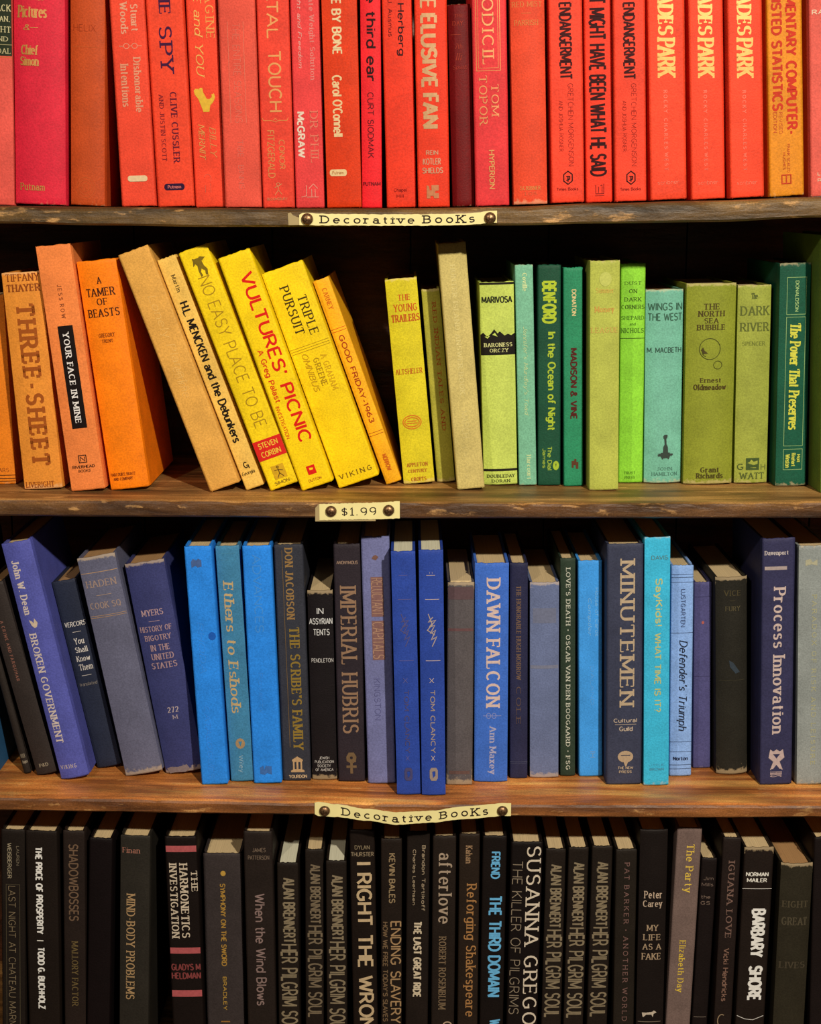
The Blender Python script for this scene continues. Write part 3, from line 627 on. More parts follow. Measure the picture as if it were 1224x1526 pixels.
red(1206, 1258, 1209, 1258, 289, (236, 96, 78), 1, 'pale coral book cut by the right edge of the top shelf',
    [('H', 'A', 'RAY', 8, 15, .08, .6, (255, 220, 180), 'b'), ('H', 'P', 'LITTLE', 250, 255, .2, .8, (255, 215, 175), 'b'), ('H', 'P', 'RED', 260, 265, .2, .6, (255, 215, 175), 'b')])
# ================================================================ row 1: orange to green
BR_ = (140, 66, 20); DB = (62, 26, 14)
book(1, (-44, 440), 1, (-24, 722), 28, (226, 122, 24), 1.5, 'orange book with two dark foot bands, cut by the left edge of the second shelf',
    [('H', 'P', 'SPEARS', 697, 703, .2, .82, BR_, 'r'), ('L', 708, 0, 1, (60, 30, 12), .7), ('L', 713, 0, 1, (60, 30, 12), .9), ('L', 717, 0, 1, (60, 30, 12), .6)], pg=1)
book(1, (2, 407), 56, (37, 730), 98, (230, 140, 48), 2.2, 'orange cloth book with big brown letters reading Three-Sheet',
    [('H', 'A', 'TIFFANY', 408, 419, .1, .95, BR_, 'r'), ('H', 'A', 'THAYER', 423, 434, .1, .95, BR_, 'R'), ('D', 'T', 'THREE-SHEET', 452, 692, .3, .76, (158, 78, 24), 'Y'), ('H', 'P', 'LIVERIGHT', 717, 726, .06, .8, BR_, 'r')], wear=.9)
book(1, (53, 368), 101.5, (107, 733), 160, (240, 130, 62), 1.2, 'salmon orange book with white words on a black title panel',
    [('D', 'A', 'JESS ROW', 423, 472, .46, .58, (110, 48, 24), 'w'), ('R', 'title_panel', 483, 636, .3, .74, (22, 12, 10)), ('D', 'T', 'YOUR FACE IN MINE', 493, 628, .42, .6, (240, 225, 210), 'R'),
     ('K', 'emblem', 677, 688, .36, .58, (40, 20, 16), .8, [UNITBOX, [(.2, .8), (.2, .2), (.8, .8), (.8, .2)]]), ('H', 'P', 'RIVERHEAD', 692, 696.5, .14, .8, (50, 24, 16), 'b'), ('H', 'P', 'BOOKS', 698.5, 702.5, .3, .66, (60, 28, 16), 's')], wear=.3)
book(1, (114, 391), 172, (166, 731), 224, (250, 126, 12), 3.2, 'wide bright orange book, A Tamer of Beasts, at the left of the dark gap',
    [('H', 'T', 'A', 412, 422, .46, .56, DB, 'r'), ('H', 'T', 'TAMER', 428, 440, .14, .86, DB, 'r'), ('H', 'T', 'OF', 443, 453, .38, .64, DB, 'r'), ('H', 'T', 'BEASTS', 458, 470, .12, .9, DB, 'r'),
     ('H', 'A', 'GREGORY', 494, 500, .3, .7, (120, 50, 14), 'r'), ('H', 'A', 'TRENT', 503, 508, .36, .64, (120, 50, 14), 'r'), ('H', 'P', 'HARCOURT, BRACE', 703, 708, .06, .7, (130, 54, 16), 'r'), ('H', 'P', 'AND COMPANY', 710, 714.5, .12, .62, (130, 54, 16), 'r')], wear=.4)
book(1, (176, 381), 223.5, (314, 734), 355, (226, 162, 72), .6, 'tan book leaning steeply beside the dark gap, with blind embossed script',
    [('D', 'T', 'Lonely Planets', 440, 580, .34, .66, (238, 180, 96), 'f'), ('D', 'A', 'emme', 545, 590, .3, .5, (236, 176, 92), 'f')], wear=.3)
book(1, (234, 389), 262, (367.5, 731.6), 393, (238, 186, 84), .5, 'thin pale yellow leaning book with black title about Mencken and the Debunkers',
    [('D', 'A', 'Martin', 410, 434, .4, .62, (60, 40, 16), 'r'), ('D', 'T', 'H.L. MENCKEN and the Debunkers', 449, 657, .28, .74, (30, 20, 10), 'b'), ('K', 'emblem', 688, 698, .36, .62, (40, 26, 12), 1, [E(.4, .4, .4, .4, 40, 320), [(.5, .5), (.9, .5), (.9, 1)]]), ('H', 'P', 'Georgia', 701, 708, .1, .8, (80, 54, 20), 'i')], wear=.2)
book(1, (266, 378), 310, (403.6, 732.5), 444, (246, 204, 20), .6, 'yellow leaning book with thin outlined title and a red band',
    [('G', 'emblem', 384, 411, .3, .78, (120, 96, 20), [[(.1, .0), (.4, .05), (.7, .0), (1, .1), (.8, .2), (.7, .25), (.75, .5), (.9, .7), (.8, 1), (.65, .95), (.7, .75), (.5, .6), (.4, .75), (.45, .95), (.3, 1), (.25, .7), (.3, .4), (.2, .3), (.0, .4), (.1, .15)]]),
     ('D', 'T', 'NO EASY PLACE TO BE', 412, 634, .3, .72, (168, 128, 24), 't'), ('R', 'red_band', 652, 681, 0, 1, (214, 36, 28)), ('H', 'A', 'STEVEN', 656, 664, .16, .84, (240, 190, 60), 's'), ('H', 'A', 'CORBIN', 669, 677, .16, .84, (240, 190, 60), 's'),
     ('R', 'emblem', 692, 712, .3, .74, (206, 158, 30)), ('K', 'emblem', 694, 711, .34, .7, (90, 60, 16), .8, [circ(8, .5, .08, .1, .07), [(.5, .15), (.5, .6), (.2, .95)], [(.5, .6), (.8, .95)], [(.1, .3), (.5, .3), (.9, .45)]]), ('H', 'P', 'SIMON', 715, 720, .24, .76, (140, 110, 30), 's')], wear=.2)
book(1, (324, 386), 371, (450, 732.5), 498, (252, 206, 14), .6, "yellow leaning book with a bold red title, Vultures' Picnic",
    [('D', 'T', "VULTURES' PICNIC", 406, 656, .44, .84, (218, 30, 18), 'b'), ('D', 'A', 'A Greg Palast', 520, 598, .12, .34, (214, 60, 20), 'b'), ('D', 'T', 'INVESTIGATION', 604, 652, .1, .22, (214, 80, 20), 's'), ('G', 'emblem', 693, 706, .36, .62, (214, 30, 20), [[(0, 0), (1, 0), (1, 1), (0, 1)], [(.3, .2), (.8, .3), (.7, .5), (.3, .5)]]), ('H', 'P', 'DUTTON', 712, 716, .3, .7, (170, 90, 20), 's')], wear=.2)
book(1, (389.6, 409), 451, (505.7, 728.5), 564.5, (248, 204, 14), 1.4, 'widest yellow leaning book, black title Triple Pursuit above double rules',
    [('D', 'T', 'TRIPLE', 440, 496, .6, .82, (66, 48, 10), 'r'), ('D', 'T', 'PURSUIT', 428, 497, .28, .5, (66, 48, 10), 'r'), ('L', 512, .03, .97, (150, 112, 16), .4), ('L', 515.5, .03, .97, (150, 112, 16), .4), ('L', 519, .03, .97, (150, 112, 16), .4),
     ('D', 'A', 'A GRAHAM', 526, 578, .66, .8, (206, 158, 20), 'r'), ('D', 'A', 'GREENE', 532, 572, .46, .6, (170, 130, 18), 'r'), ('D', 'A', 'OMNIBUS', 526, 582, .24, .38, (190, 145, 20), 'i'), ('H', 'P', 'VIKING', 700, 707, .1, .9, (120, 88, 14), 'w')], wear=.2)
book(1, (466.5, 420), 490.6, (576.5, 723), 597, (246, 172, 24), 1.2, 'thin orange yellow leaning book lettered Good Friday 1963',
    [('D', 'A', 'CARNEY', 430, 460, .36, .66, (196, 90, 20), 'r'), ('L', 488, .03, .97, (196, 60, 20), .5), ('L', 492, .03, .97, (196, 60, 20), .5), ('D', 'T', 'GOOD FRIDAY-1963', 498, 628, .34, .68, (160, 52, 18), 'b'), ('L', 642, .03, .97, (150, 60, 20), .4), ('L', 646, .03, .97, (150, 60, 20), .4), ('D', 'P', 'MORROW', 676, 700, .36, .66, (190, 90, 20), 'b')], gap=1, wear=.5)
book(1, (573.5, 417), 622, (602, 722), 647, (218, 196, 34), 2.4, 'mustard yellow cloth book, The Young Trailers, standing right of the leaning yellow row',
    [('H', 'T', 'THE', 438, 447, .36, .74, (196, 84, 28), 'r'), ('H', 'T', 'YOUNG', 452, 463, .2, .92, (196, 84, 28), 'r'), ('H', 'T', 'TRAILERS', 467, 478, .1, .98, (190, 76, 28), 'R'), ('H', 'A', 'ALTSHELER', 547, 555, .08, .92, (190, 96, 30), 'r'),
     ('K', 'oval_stamp', 617, 637, .16, .74, (214, 110, 34), .9, [circ(22), circ(20, .5, .5, .4, .34), [(.25, .42), (.75, .42)], [(.2, .58), (.8, .58)]]), ('H', 'P', 'APPLETON', 688, 694, .16, .82, (180, 110, 34), 'R'), ('H', 'P', 'CENTURY', 698, 703, .18, .78, (180, 110, 34), 'R'), ('H', 'P', 'CROFTS', 710, 716, .26, .74, (180, 100, 34), 'R')], pg=1, wear=.8)
book(1, (628, 432), 655, (652, 719), 678, (176, 166, 62), 3, 'narrow olive book tucked in shadow behind the tall beige one',
    [('D', 'T', 'RED INDIAN TALES AND', 450, 640, .52, .74, (180, 60, 30), 'R')], pg=1, wear=.9)
book(1, (652, 364), 697, (682, 730.5), 720.5, (204, 180, 104), .8, 'tall beige book with blind stamped title, tallest in the middle of the shelf',
    [('D', 'T', 'HUNTER ISLAND ANSWER BOOK', 394, 585, .38, .56, (216, 194, 122), 'R'), ('D', 'A', 'MARCH', 610, 650, .34, .6, (214, 192, 120), 't'), ('D', 'A', 'Lia Grey', 664, 712, .3, .5, (218, 196, 124), 'f')], wear=.3)
book(1, (714, 421), 766.5, (721, 723), 770.5, (196, 206, 92), 3, 'light green book with black mountains above a black author band',
    [('H', 'T', 'MARIVOSA', 441, 451, .06, .94, (34, 36, 22), 'b'), ('R', 'author_band', 504, 527, 0, 1, (28, 22, 18)), ('G', 'mountains', 489, 505, 0, 1, (28, 22, 18), [[(0, .5), (.08, .3), (.2, .7), (.3, .4), (.4, .0), (.5, .4), (.56, .2), (.7, .6), (.8, .45), (.9, .6), (1, .4), (1, 1), (0, 1)], [(.12, .66), (.2, .86), (.28, .6)], [(.34, .5), (.5, .7), (.42, .3)]]),
     ('H', 'A', 'BARONESS', 509, 515, .1, .92, (206, 200, 130), 'R'), ('H', 'A', 'ORCZY', 517.5, 523, .26, .8, (206, 200, 130), 'R'), ('R', 'foot_band', 697.5, 701, 0, 1, (34, 30, 20)), ('H', 'P', 'DOUBLEDAY', 706, 711, .1, .92, (70, 74, 34), 'R'), ('H', 'P', 'DORAN', 713.5, 718, .24, .78, (70, 74, 34), 'R'), ('R', 'head_band', 421, 424, 0, 1, (34, 30, 20))], wear=.2)
book(1, (767.5, 395), 794.5, (774, 724), 799.7, (122, 180, 142), .8, 'thin pale mint green book with a cream script title',
    [('D', 'A', 'Coville', 407, 433, .4, .66, (204, 214, 150), 'R'), ('D', 'T', "Jennifer's Murdley's Toad", 485, 617, .34, .62, (196, 208, 146), 'i'), ('D', 'P', 'Harcourt', 677, 714, .46, .72, (196, 210, 150), 'R')], wear=.6)
book(1, (802, 395), 835, (802, 724), 836.5, (28, 76, 52), .8, 'dark green book with lime letters, In the Ocean of Night',
    [('D', 'A', 'BENFORD', 419, 480, .18, .8, (176, 190, 48), 'H'), ('D', 'T', 'In the Ocean of Night', 493, 640, .34, .78, (170, 186, 50), 'b'), ('D', 'P', 'The Dial', 664, 700, .42, .62, (150, 172, 60), 'b'), ('D', 'P', 'James', 667, 697, .2, .36, (150, 172, 60), 'b'), ('G', 'emblem', 686, 700, .66, .94, (160, 180, 50), [circ(16)[:-1], [(.4, .3), (.6, .3), (.5, .7)]])], wear=.2)
book(1, (840, 399), 869.6, (841, 725), 868, (44, 134, 90), .8, 'mid green book titled Madison and Vine, right of the dark green one',
    [('D', 'A', 'DONATON', 431, 469, .42, .66, (216, 190, 130), 'b'), ('D', 'T', 'MADISON & VINE', 517, 623, .34, .7, (84, 30, 24), 'H'), ('G', 'emblem', 683, 698, .4, .76, (92, 54, 34), [[(0, .2), (.4, .2), (.4, 0), (.7, 0), (.7, .3), (1, .3), (1, 1), (.6, 1), (.6, .6), (.3, .6), (.3, .9), (0, .9)]])], wear=.2)
book(1, (880, 389), 924.5, (878.7, 731), 921, (180, 182, 76), 2, 'tall sand green book with stained head, standing proud of its neighbours',
    [('H', 'T', 'Summer', 428, 436, .2, .8, (196, 166, 74), 'R'), ('H', 'T', 'Money', 455, 466, .16, .8, (198, 152, 70), 'R'), ('H', 'A', 'LEAGUE', 486, 494, .04, .96, (194, 164, 78), 'R'), ('G', 'stain', 405, 426, .3, .72, (190, 190, 92), [circ(14)[:-1]])], wear=.6)
book(1, (926, 391), 962.5, (922, 718), 957.5, (142, 206, 54), 1, 'vivid lime green book with small dark title Dust on Dark Corners',
    [('H', 'T', 'DUST', 417, 422, .16, .84, (60, 80, 24), 'r'), ('H', 'T', 'ON', 428, 434, .34, .66, (60, 80, 24), 'r'), ('H', 'T', 'DARK', 440, 446, .16, .84, (60, 80, 24), 'r'), ('H', 'T', 'CORNERS', 451, 457, .04, .97, (60, 80, 24), 'r'), ('H', 'A', 'SHEPARD', 467, 473, .04, .96, (86, 130, 36), 'r'), ('H', 'A', 'and', 477, 481, .38, .62, (86, 130, 36), 'r'), ('H', 'A', 'NICHOLS', 485, 492, .04, .96, (86, 130, 36), 'r'),
     ('L', 500, 0, 1, (60, 84, 26), .5), ('H', 'P', 'TRUST', 700, 704, .22, .7, (96, 140, 40), 'r'), ('H', 'P', 'PRESS', 707, 711, .26, .68, (96, 140, 40), 'r')], wear=.1, pg=1)
book(1, (962.5, 431), 1019, (959.5, 719), 1015, (118, 180, 150), 4.5, 'sea green cloth book, Wings in the West, with a small lamp emblem',
    [('H', 'T', 'WINGS IN', 450, 461, .06, .96, (58, 92, 72), 's'), ('H', 'T', 'THE WEST', 465, 476, .06, .96, (58, 92, 72), 's'), ('H', 'A', 'M. MACBETH', 515, 523, .05, .95, (54, 80, 66), 's'),
     ('G', 'emblem', 645, 682, .34, .78, (56, 66, 58), [[(.36, .05), (.44, 0), (.62, .02), (.6, .12), (.54, .16), (.56, .4), (.64, .5), (.66, .72), (.8, .76), (1, .8), (.86, .88), (.8, .86), (.7, 1), (.5, .94), (.3, 1), (.2, .88), (0, .86), (.1, .76), (.34, .74), (.36, .5), (.44, .4), (.42, .18), (.36, .14)]]),
     ('H', 'P', 'JOHN', 694, 699, .34, .74, (80, 120, 100), 'r'), ('H', 'P', 'HAMILTON', 701.5, 707, .2, .88, (80, 124, 104), 'r')], wear=.8, pg=1)
book(1, (1023.5, 423.5), 1097, (1018, 722), 1091, (138, 142, 42), 4.5, 'wide olive cloth book with two drawn bubbles, The North Sea Bubble',
    [('H', 'T', 'THE', 452, 461, .34, .66, (74, 58, 26), 'R'), ('H', 'T', 'NORTH', 462.5, 471, .24, .76, (74, 58, 26), 'R'), ('H', 'T', 'SEA', 473, 481, .36, .64, (74, 58, 26), 'R'), ('H', 'T', 'BUBBLE', 482.5, 491, .22, .78, (74, 58, 26), 'R'),
     ('K', 'bubbles', 503, 534, .27, .69, (62, 62, 24), .6, [circ(24), E(.36, .66, .22, .2, 100, 220)]), ('K', 'bubbles', 536, 548, .56, .73, (62, 62, 24), .5, [circ(14)]), ('G', 'bubbles', 516, 526, .3, .44, (72, 62, 28), [[(0, .4), (.3, 0), (.5, .5), (1, .9), (.4, 1)]]),
     ('H', 'A', 'Ernest', 561, 568, .3, .72, (78, 62, 26), 'R'), ('H', 'A', 'Oldmeadow', 570.5, 579, .17, .82, (78, 62, 26), 'R'), ('H', 'P', 'Grant', 695, 703, .34, .72, (72, 60, 26), 'R'), ('H', 'P', 'Richards', 704, 712, .26, .8, (72, 60, 26), 'R')], wear=.9)
book(1, (1100, 426), 1149.5, (1094, 721), 1143, (154, 158, 62), 2.6, 'khaki green book, Dark River, with a small dark picture stamp low down',
    [('H', 'T', 'The', 437, 446, .4, .58, (84, 92, 40), 'k'), ('H', 'T', 'DARK', 456, 470, .1, .94, (92, 98, 42), 'r'), ('H', 'T', 'RIVER', 480, 493, .1, .94, (92, 98, 42), 'r'), ('H', 'A', 'SPENCER', 508, 514, .16, .84, (112, 118, 48), 'r'),
     ('G', 'picture_stamp', 682, 700, .34, .74, (66, 82, 40), [[(0, 0), (1, 0), (1, 1), (0, 1)], [(.1, .4), (.3, .3), (.4, .1), (.6, .3), (.9, .2), (.9, .5), (.6, .6), (.3, .5)], [(.2, .8), (.8, .75), (.8, .85)]]), ('H', 'P', 'G', 691, 700, .08, .26, (70, 84, 40), 's'), ('H', 'P', 'H', 691, 700, .8, .94, (110, 116, 50), 's'), ('H', 'P', 'WATT', 704, 714, .16, .9, (84, 92, 42), 'r')], wear=.7)
book(1, (1163, 393), 1214, (1155.5, 725), 1209.5, (24, 82, 58), 1.4, 'dark bottle green book with framed blackletter title near the right end',
    [('K', 'frame', 413, 467, .24, .86, (150, 178, 110), .45, [UNITBOX]), ('K', 'frame', 471, 663, .24, .86, (150, 178, 110), .45, [UNITBOX]), ('K', 'frame', 668, 699, .24, .86, (150, 178, 110), .45, [UNITBOX]),
     ('D', 'A', 'DONALDSON', 418, 463, .5, .62, (150, 176, 110), 'b'), ('D', 'T', 'The Power That Preserves', 481, 638, .36, .72, (206, 200, 70), 'k'), ('D', 'P', 'Rinehart', 674, 694, .5, .64, (196, 196, 76), 'b'), ('D', 'P', 'Winston', 676, 696, .3, .46, (196, 196, 76), 'b'), ('D', 'P', 'Holt', 676, 688, .68, .8, (196, 196, 76), 'b')], wear=.7)
book(1, (1219, 350), 1262, (1217, 735), 1258, (104, 122, 46), 1.4, 'olive green book cut by the right edge of the second shelf', [], wear=.3)
# ================================================================ row 2: blues and greys
CG = (206, 180, 150); GD = (150, 118, 66)
book(2, (-78, 830), -36, (-26, 1160), 14, (42, 84, 116), 2, 'deep teal blue book whose foot peeks in at the left edge')
book(2, (-66, 850), -36, (17, 1153), 47, (40, 33, 28), 2, 'brown black leaning book with tiny grey letters at its foot, far left',
    [('H', 'P', 'BERGER', 1120, 1126, .2, .8, (150, 135, 110), 'i'), ('H', 'P', 'Hughes', 1129, 1135, .26, .94, (165, 150, 125), 'i')], wear=.2, pg=1)
book(2, (-26, 872), 4, (56, 1156), 86, (46, 38, 34), 2, 'black leaning book with faint reddish title, left of the violet one',
    [('D', 'T', 'A CRIME AND FARQUHAR', 924, 1012, .34, .5, (150, 96, 78), 'w'), ('H', 'P', 'P&D', 1136, 1141, .26, .7, (150, 135, 110), 'R')], wear=.2, pg=1)
book(2, (2, 811), 45, (92, 1162), 140, (78, 80, 146), 3.2, 'violet blue leaning book titled Broken Government',
    [('D', 'A', 'John W. Dean', 834, 912, .2, .46, (206, 186, 172), 'R'), ('G', 'leaf_mark', 918, 932, .3, .58, (200, 176, 150), [[(0, .1), (.35, .25), (.5, .5), (.7, 0), (1, .5), (.8, .9), (.5, 1), (.2, .7)]]),
     ('D', 'T', 'BROKEN GOVERNMENT', 941, 1104, .18, .44, (206, 186, 172), 'R'), ('H', 'P', 'VIKING', 1137, 1143, .1, .66, (190, 172, 165), 'w')], wear=.3)
book(2, (74, 868), 113, (143, 1145), 182, (36, 40, 54), 2, 'short navy black leaning book with white words, You Shall Know Them',
    [('H', 'A', 'VERCORS', 924, 931, .12, .96, (214, 202, 186), 'i'), ('L', 939, .36, .7, (200, 186, 168), .5), ('H', 'T', 'You', 948, 957, .34, .72, (206, 194, 178), 'r'), ('H', 'T', 'Shall', 961, 969, .3, .78, (206, 194, 178), 'r'), ('H', 'T', 'Know', 974, 982, .26, .8, (200, 188, 172), 'r'), ('H', 'T', 'Them', 986, 995, .28, .82, (196, 184, 168), 'r'), ('L', 1003, .3, .7, (196, 184, 168), .5), ('H', 'P', 'translated', 1013, 1018, .12, .86, (120, 110, 100), 'i')], wear=.4, pg=1)
book(2, (114.6, 833), 175, (188, 1157), 240.6, (92, 90, 106), 2.2, 'faded grey cloth book with gold rules and a worn pale head',
    [('L', 851, .02, .98, (196, 150, 96), .5), ('H', 'A', 'HADEN', 862, 872, .1, .88, (156, 130, 116), 'r'), ('L', 884, .3, .7, (170, 140, 116), .5), ('H', 'T', 'COOK SQ', 894, 904, .08, .88, (156, 130, 116), 'r'), ('L', 913, .02, .98, (190, 146, 96), .4), ('L', 915.5, .02, .98, (190, 146, 96), .4)], wear=1, pg=1)
book(2, (185, 841), 251, (247, 1153), 305, (54, 56, 96), 4, 'wide navy library book, History of Bigotry, with a worn pale foot',
    [('H', 'A', 'MYERS', 905, 914, .2, .74, (178, 142, 140), 'r'), ('L', 922, .34, .62, (178, 142, 140), .5), ('H', 'T', 'HISTORY OF', 929, 937, .08, .88, (172, 136, 134), 'r'), ('H', 'T', 'BIGOTRY', 942, 950, .16, .82, (172, 136, 134), 'r'), ('H', 'T', 'IN THE', 956, 965, .26, .74, (172, 136, 134), 'r'), ('H', 'T', 'UNITED', 969, 978, .24, .8, (172, 136, 134), 'r'), ('H', 'T', 'STATES', 982, 991, .2, .84, (172, 136, 134), 'r'),
     ('H', 'A', '272', 1049, 1057, .38, .66, (190, 168, 160), 'r'), ('H', 'A', 'M', 1061, 1067, .48, .6, (170, 150, 150), 'r'), ('G', 'worn_label', 1138, 1152, .06, .66, (128, 110, 106), [[(0, .3), (.2, .1), (.5, .2), (.9, 0), (1, .6), (.8, 1), (.4, .9), (.1, 1)]])], wear=1, pg=1)
BB = (40, 126, 212)
book(2, (271, 815), 315, (298, 1170), 340, BB, .6, 'bright blue book with a dark spot, first of the blue ones left of the teal',
    [('G', 'emblem', 832, 845, .22, .6, (72, 96, 140), [[(0, .3), (.2, 0), (.5, .2), (.7, 0), (1, .2), (1, .9), (.6, 1), (.4, .8), (0, 1)]]), ('D', 'T', 'RHODA', 925, 1000, .28, .5, (66, 142, 216), 'f'), ('D', 'A', 'CATALOGUES', 1050, 1160, .3, .5, (66, 140, 214), 'f'), ('G', 'ink_spot', 939, 951, .66, .94, (30, 88, 170), [circ(12)[:-1]])], wear=.2)
book(2, (321, 814), 359, (345, 1165), 376, (60, 118, 148), 1.2, 'teal blue book with raised golden blackletter title',
    [('D', 'T', 'Ethers to Eshods', 866, 1060, .22, .66, (190, 160, 110), 'k'), ('K', 'band', 824, 834, .2, .86, (80, 140, 165), .4, [[(0, 0), (1, 0)], [(0, 1), (1, 1)]]), ('G', 'emblem', 1098, 1114, .3, .72, (160, 130, 92), [circ(12)[:-1], [(.3, .3), (.7, .3), (.5, .8)]]), ('D', 'P', 'Wiley', 1124, 1150, .36, .6, (140, 170, 180), 's')], foil=1, wear=.4)
book(2, (361, 814), 404.6, (379, 1168), 420, BB, .6, 'bright blue book with faint letters, standing right of the teal one',
    [('D', 'T', 'ADVANCES', 826, 940, .32, .62, (66, 138, 208), 's'), ('D', 'T', 'Poverty', 1000, 1060, .3, .5, (62, 138, 214), 't'), ('G', 'emblem', 1140, 1154, .24, .66, (60, 102, 160), [[(0, .2), (.3, 0), (.35, .5), (.5, 0), (1, .1), (1, 1), (.6, .8), (.4, 1), (0, .9)]])], wear=.2)
book(2, (408, 812), 451, (422, 1164), 464, (50, 50, 56), .8, "charcoal book with brownish gold title, The Scribe's Family",
    [('D', 'A', 'DON JACOBSON', 817, 920, .36, .64, (148, 112, 64), 'R'), ('K', 'rule', 820, 1112, .27, .3, (130, 98, 52), .4, [[(0, 0), (1, 1)]]), ('D', 'T', "THE SCRIBE'S FAMILY", 932, 1115, .42, .78, (140, 112, 46), 'R'),
     ('G', 'building_emblem', 1126, 1150, .3, .78, (184, 148, 104), [[(.5, 0), (.9, .2), (.9, .3), (.84, .3), (.84, .84), (1, .88), (1, 1), (0, 1), (0, .88), (.16, .84), (.16, .3), (.1, .3), (.1, .2)], [(.28, .34), (.28, .8), (.42, .8), (.42, .34)], [(.56, .34), (.56, .8), (.72, .8), (.72, .34)]]), ('H', 'P', 'YOURDON', 1154, 1159, .22, .86, (190, 160, 120), 'b')], wear=.3)
book(2, (458, 880), 494.6, (466, 1162), 504, (24, 19, 20), 1.6, 'short black book with white words, In Assyrian Tents, and a frayed head',
    [('H', 'T', 'IN', 905, 914, .36, .62, (206, 200, 190), 's'), ('H', 'T', 'ASSYRIAN', 920, 929, .05, .96, (206, 200, 190), 's'), ('H', 'T', 'TENTS', 936, 945, .2, .84, (206, 200, 190), 's'), ('H', 'A', 'PENDLETON', 979, 985, .1, .96, (176, 168, 158), 's'), ('H', 'P', 'JEWISH', 1126, 1130, .3, .7, (180, 172, 160), 's'), ('H', 'P', 'PUBLICATION', 1132, 1136, .12, .88, (180, 172, 160), 's'), ('H', 'P', 'SOCIETY', 1138, 1142, .22, .76, (180, 172, 160), 's'), ('H', 'P', 'OF AMERICA', 1144, 1148, .14, .86, (180, 172, 160), 's')], wear=1.1, pg=0, rec=.001)
book(2, (497, 811), 537, (505, 1165), 545, (44, 36, 40), .8, 'dark charcoal book with tall bronze title, Imperial Hubris',
    [('H', 'A', 'ANONYMOUS', 835, 840, .1, .88, (140, 112, 92), 'b'), ('D', 'T', 'IMPERIAL HUBRIS', 873, 1090, .2, .8, (146, 112, 84), 'r'), ('G', 'emblem', 1120, 1152, .26, .74, (112, 88, 60), [[(.3, .0), (.7, .0), (.9, .2), (.85, .45), (.6, .5), (.6, .6), (.9, .6), (.9, .75), (.6, .75), (.62, 1), (.4, 1), (.4, .75), (.1, .75), (.1, .6), (.4, .6), (.4, .5), (.12, .4), (.1, .2)], circ(8, .5, .25, .12, .08)[:-1]])], foil=1, wear=.3)
book(2, (538, 800), 580, (549, 1168), 590, (108, 108, 144), 1, 'lavender grey book with a hatched brown title block, half in shade',
    [('G', 'emblem', 826, 834, .36, .6, (120, 84, 70), [[(.2, .2), (.6, 0), (1, .4), (.6, 1), (0, .7)]]), ('R', 'title_block', 858, 916, .3, .74, (130, 92, 84)), ('R', 'title_block', 922, 980, .3, .74, (130, 92, 84)), ('D', 'T', 'RELUCTANT', 860, 914, .32, .72, (176, 134, 104), 't'), ('D', 'T', 'CAPITALS', 924, 978, .32, .72, (176, 134, 104), 't'), ('D', 'A', 'KINGSTON', 1008, 1070, .32, .54, (92, 90, 130), 't')], wear=.3)
def twin(a, b_, c, d, yt, yb, label, fg):
    book(2, (a, yt), b_, (c, yb), d, (42, 66, 142), 1.6, label,
    [('L', 856, .3, .66, fg, .4), ('H', 'T', 'II', 851, 853.5, .42, .56, fg, 's'), ('L', 891, .24, .82, fg, .5), ('L', 981, .24, .84, fg, .5),
     ('K', 'script_emblem', 912, 960, .32, .7, tuple(int(v * .86) for v in fg), .9, [[(.1, .0), (.5, .3), (.2, .4), (.8, .35), (.3, .6), (.9, .5), (.4, .8), (1, .7), (.5, 1)], [(.6, .1), (.1, .25), (.9, .2), (.0, .5), (.8, .65)]]),
     ('K', 'star_mark', 1007, 1014, .38, .56, fg, .5, [[(0, 0), (1, 1)], [(1, 0), (0, 1)]]), ('D', 'A', 'TOM CLANCY', 1024, 1120, .4, .6, tuple(int(v * .8) for v in fg), 'b'), ('K', 'star_mark', 1124, 1131, .42, .56, fg, .5, [[(0, 0), (1, 1)], [(1, 0), (0, 1)]]),
     ('G', 'emblem', 1142, 1162, .34, .68, tuple(int(v * .75) for v in fg), [[(.2, 0), (.8, 0), (1, .2), (1, .8), (.8, 1), (.2, 1), (0, .8), (0, .2)], [(.3, .3), (.7, .25), (.7, .6), (.4, .8)]])], rec=.0005, pg=2, wear=.2)
twin(582.6, 621, 592, 625, 822, 1184.5, 'left of two matching royal blue books jutting out in the middle', (98, 92, 140))
twin(624, 663, 629, 662, 820, 1185.5, 'right of two matching royal blue books jutting out in the middle', (204, 178, 160))
book(2, (667.6, 868), 707, (665.5, 1170), 704, (86, 78, 76), .8, 'worn grey brown book with torn cream head, right of the royal blue pair',
    [('R', 'faded_band', 875, 893, .02, .98, (92, 70, 70)), ('R', 'faded_band', 935, 939, .02, .98, (104, 72, 70)), ('R', 'faded_band', 1148, 1153, .1, .9, (100, 74, 66))], wear=1.2, pg=0, rec=-.001)
book(2, (708, 839), 757.5, (707, 1165), 757.5, (60, 100, 178), 2, 'cornflower blue book with a tall pinkish title, Dawn Falcon',
    [('D', 'T', 'DAWN FALCON', 862, 1050, .34, .76, (212, 182, 168), 'R'), ('K', 'ornament', 1060, 1068, .26, .8, (150, 150, 184), .5, [[(0, .5), (1, .5)], circ(10, .3, .5, .12, .5), circ(10, .6, .5, .12, .5)]), ('D', 'A', 'Ann Maxey', 1080, 1152, .4, .66, (170, 164, 184), 'R')], foil=0, wear=.4)
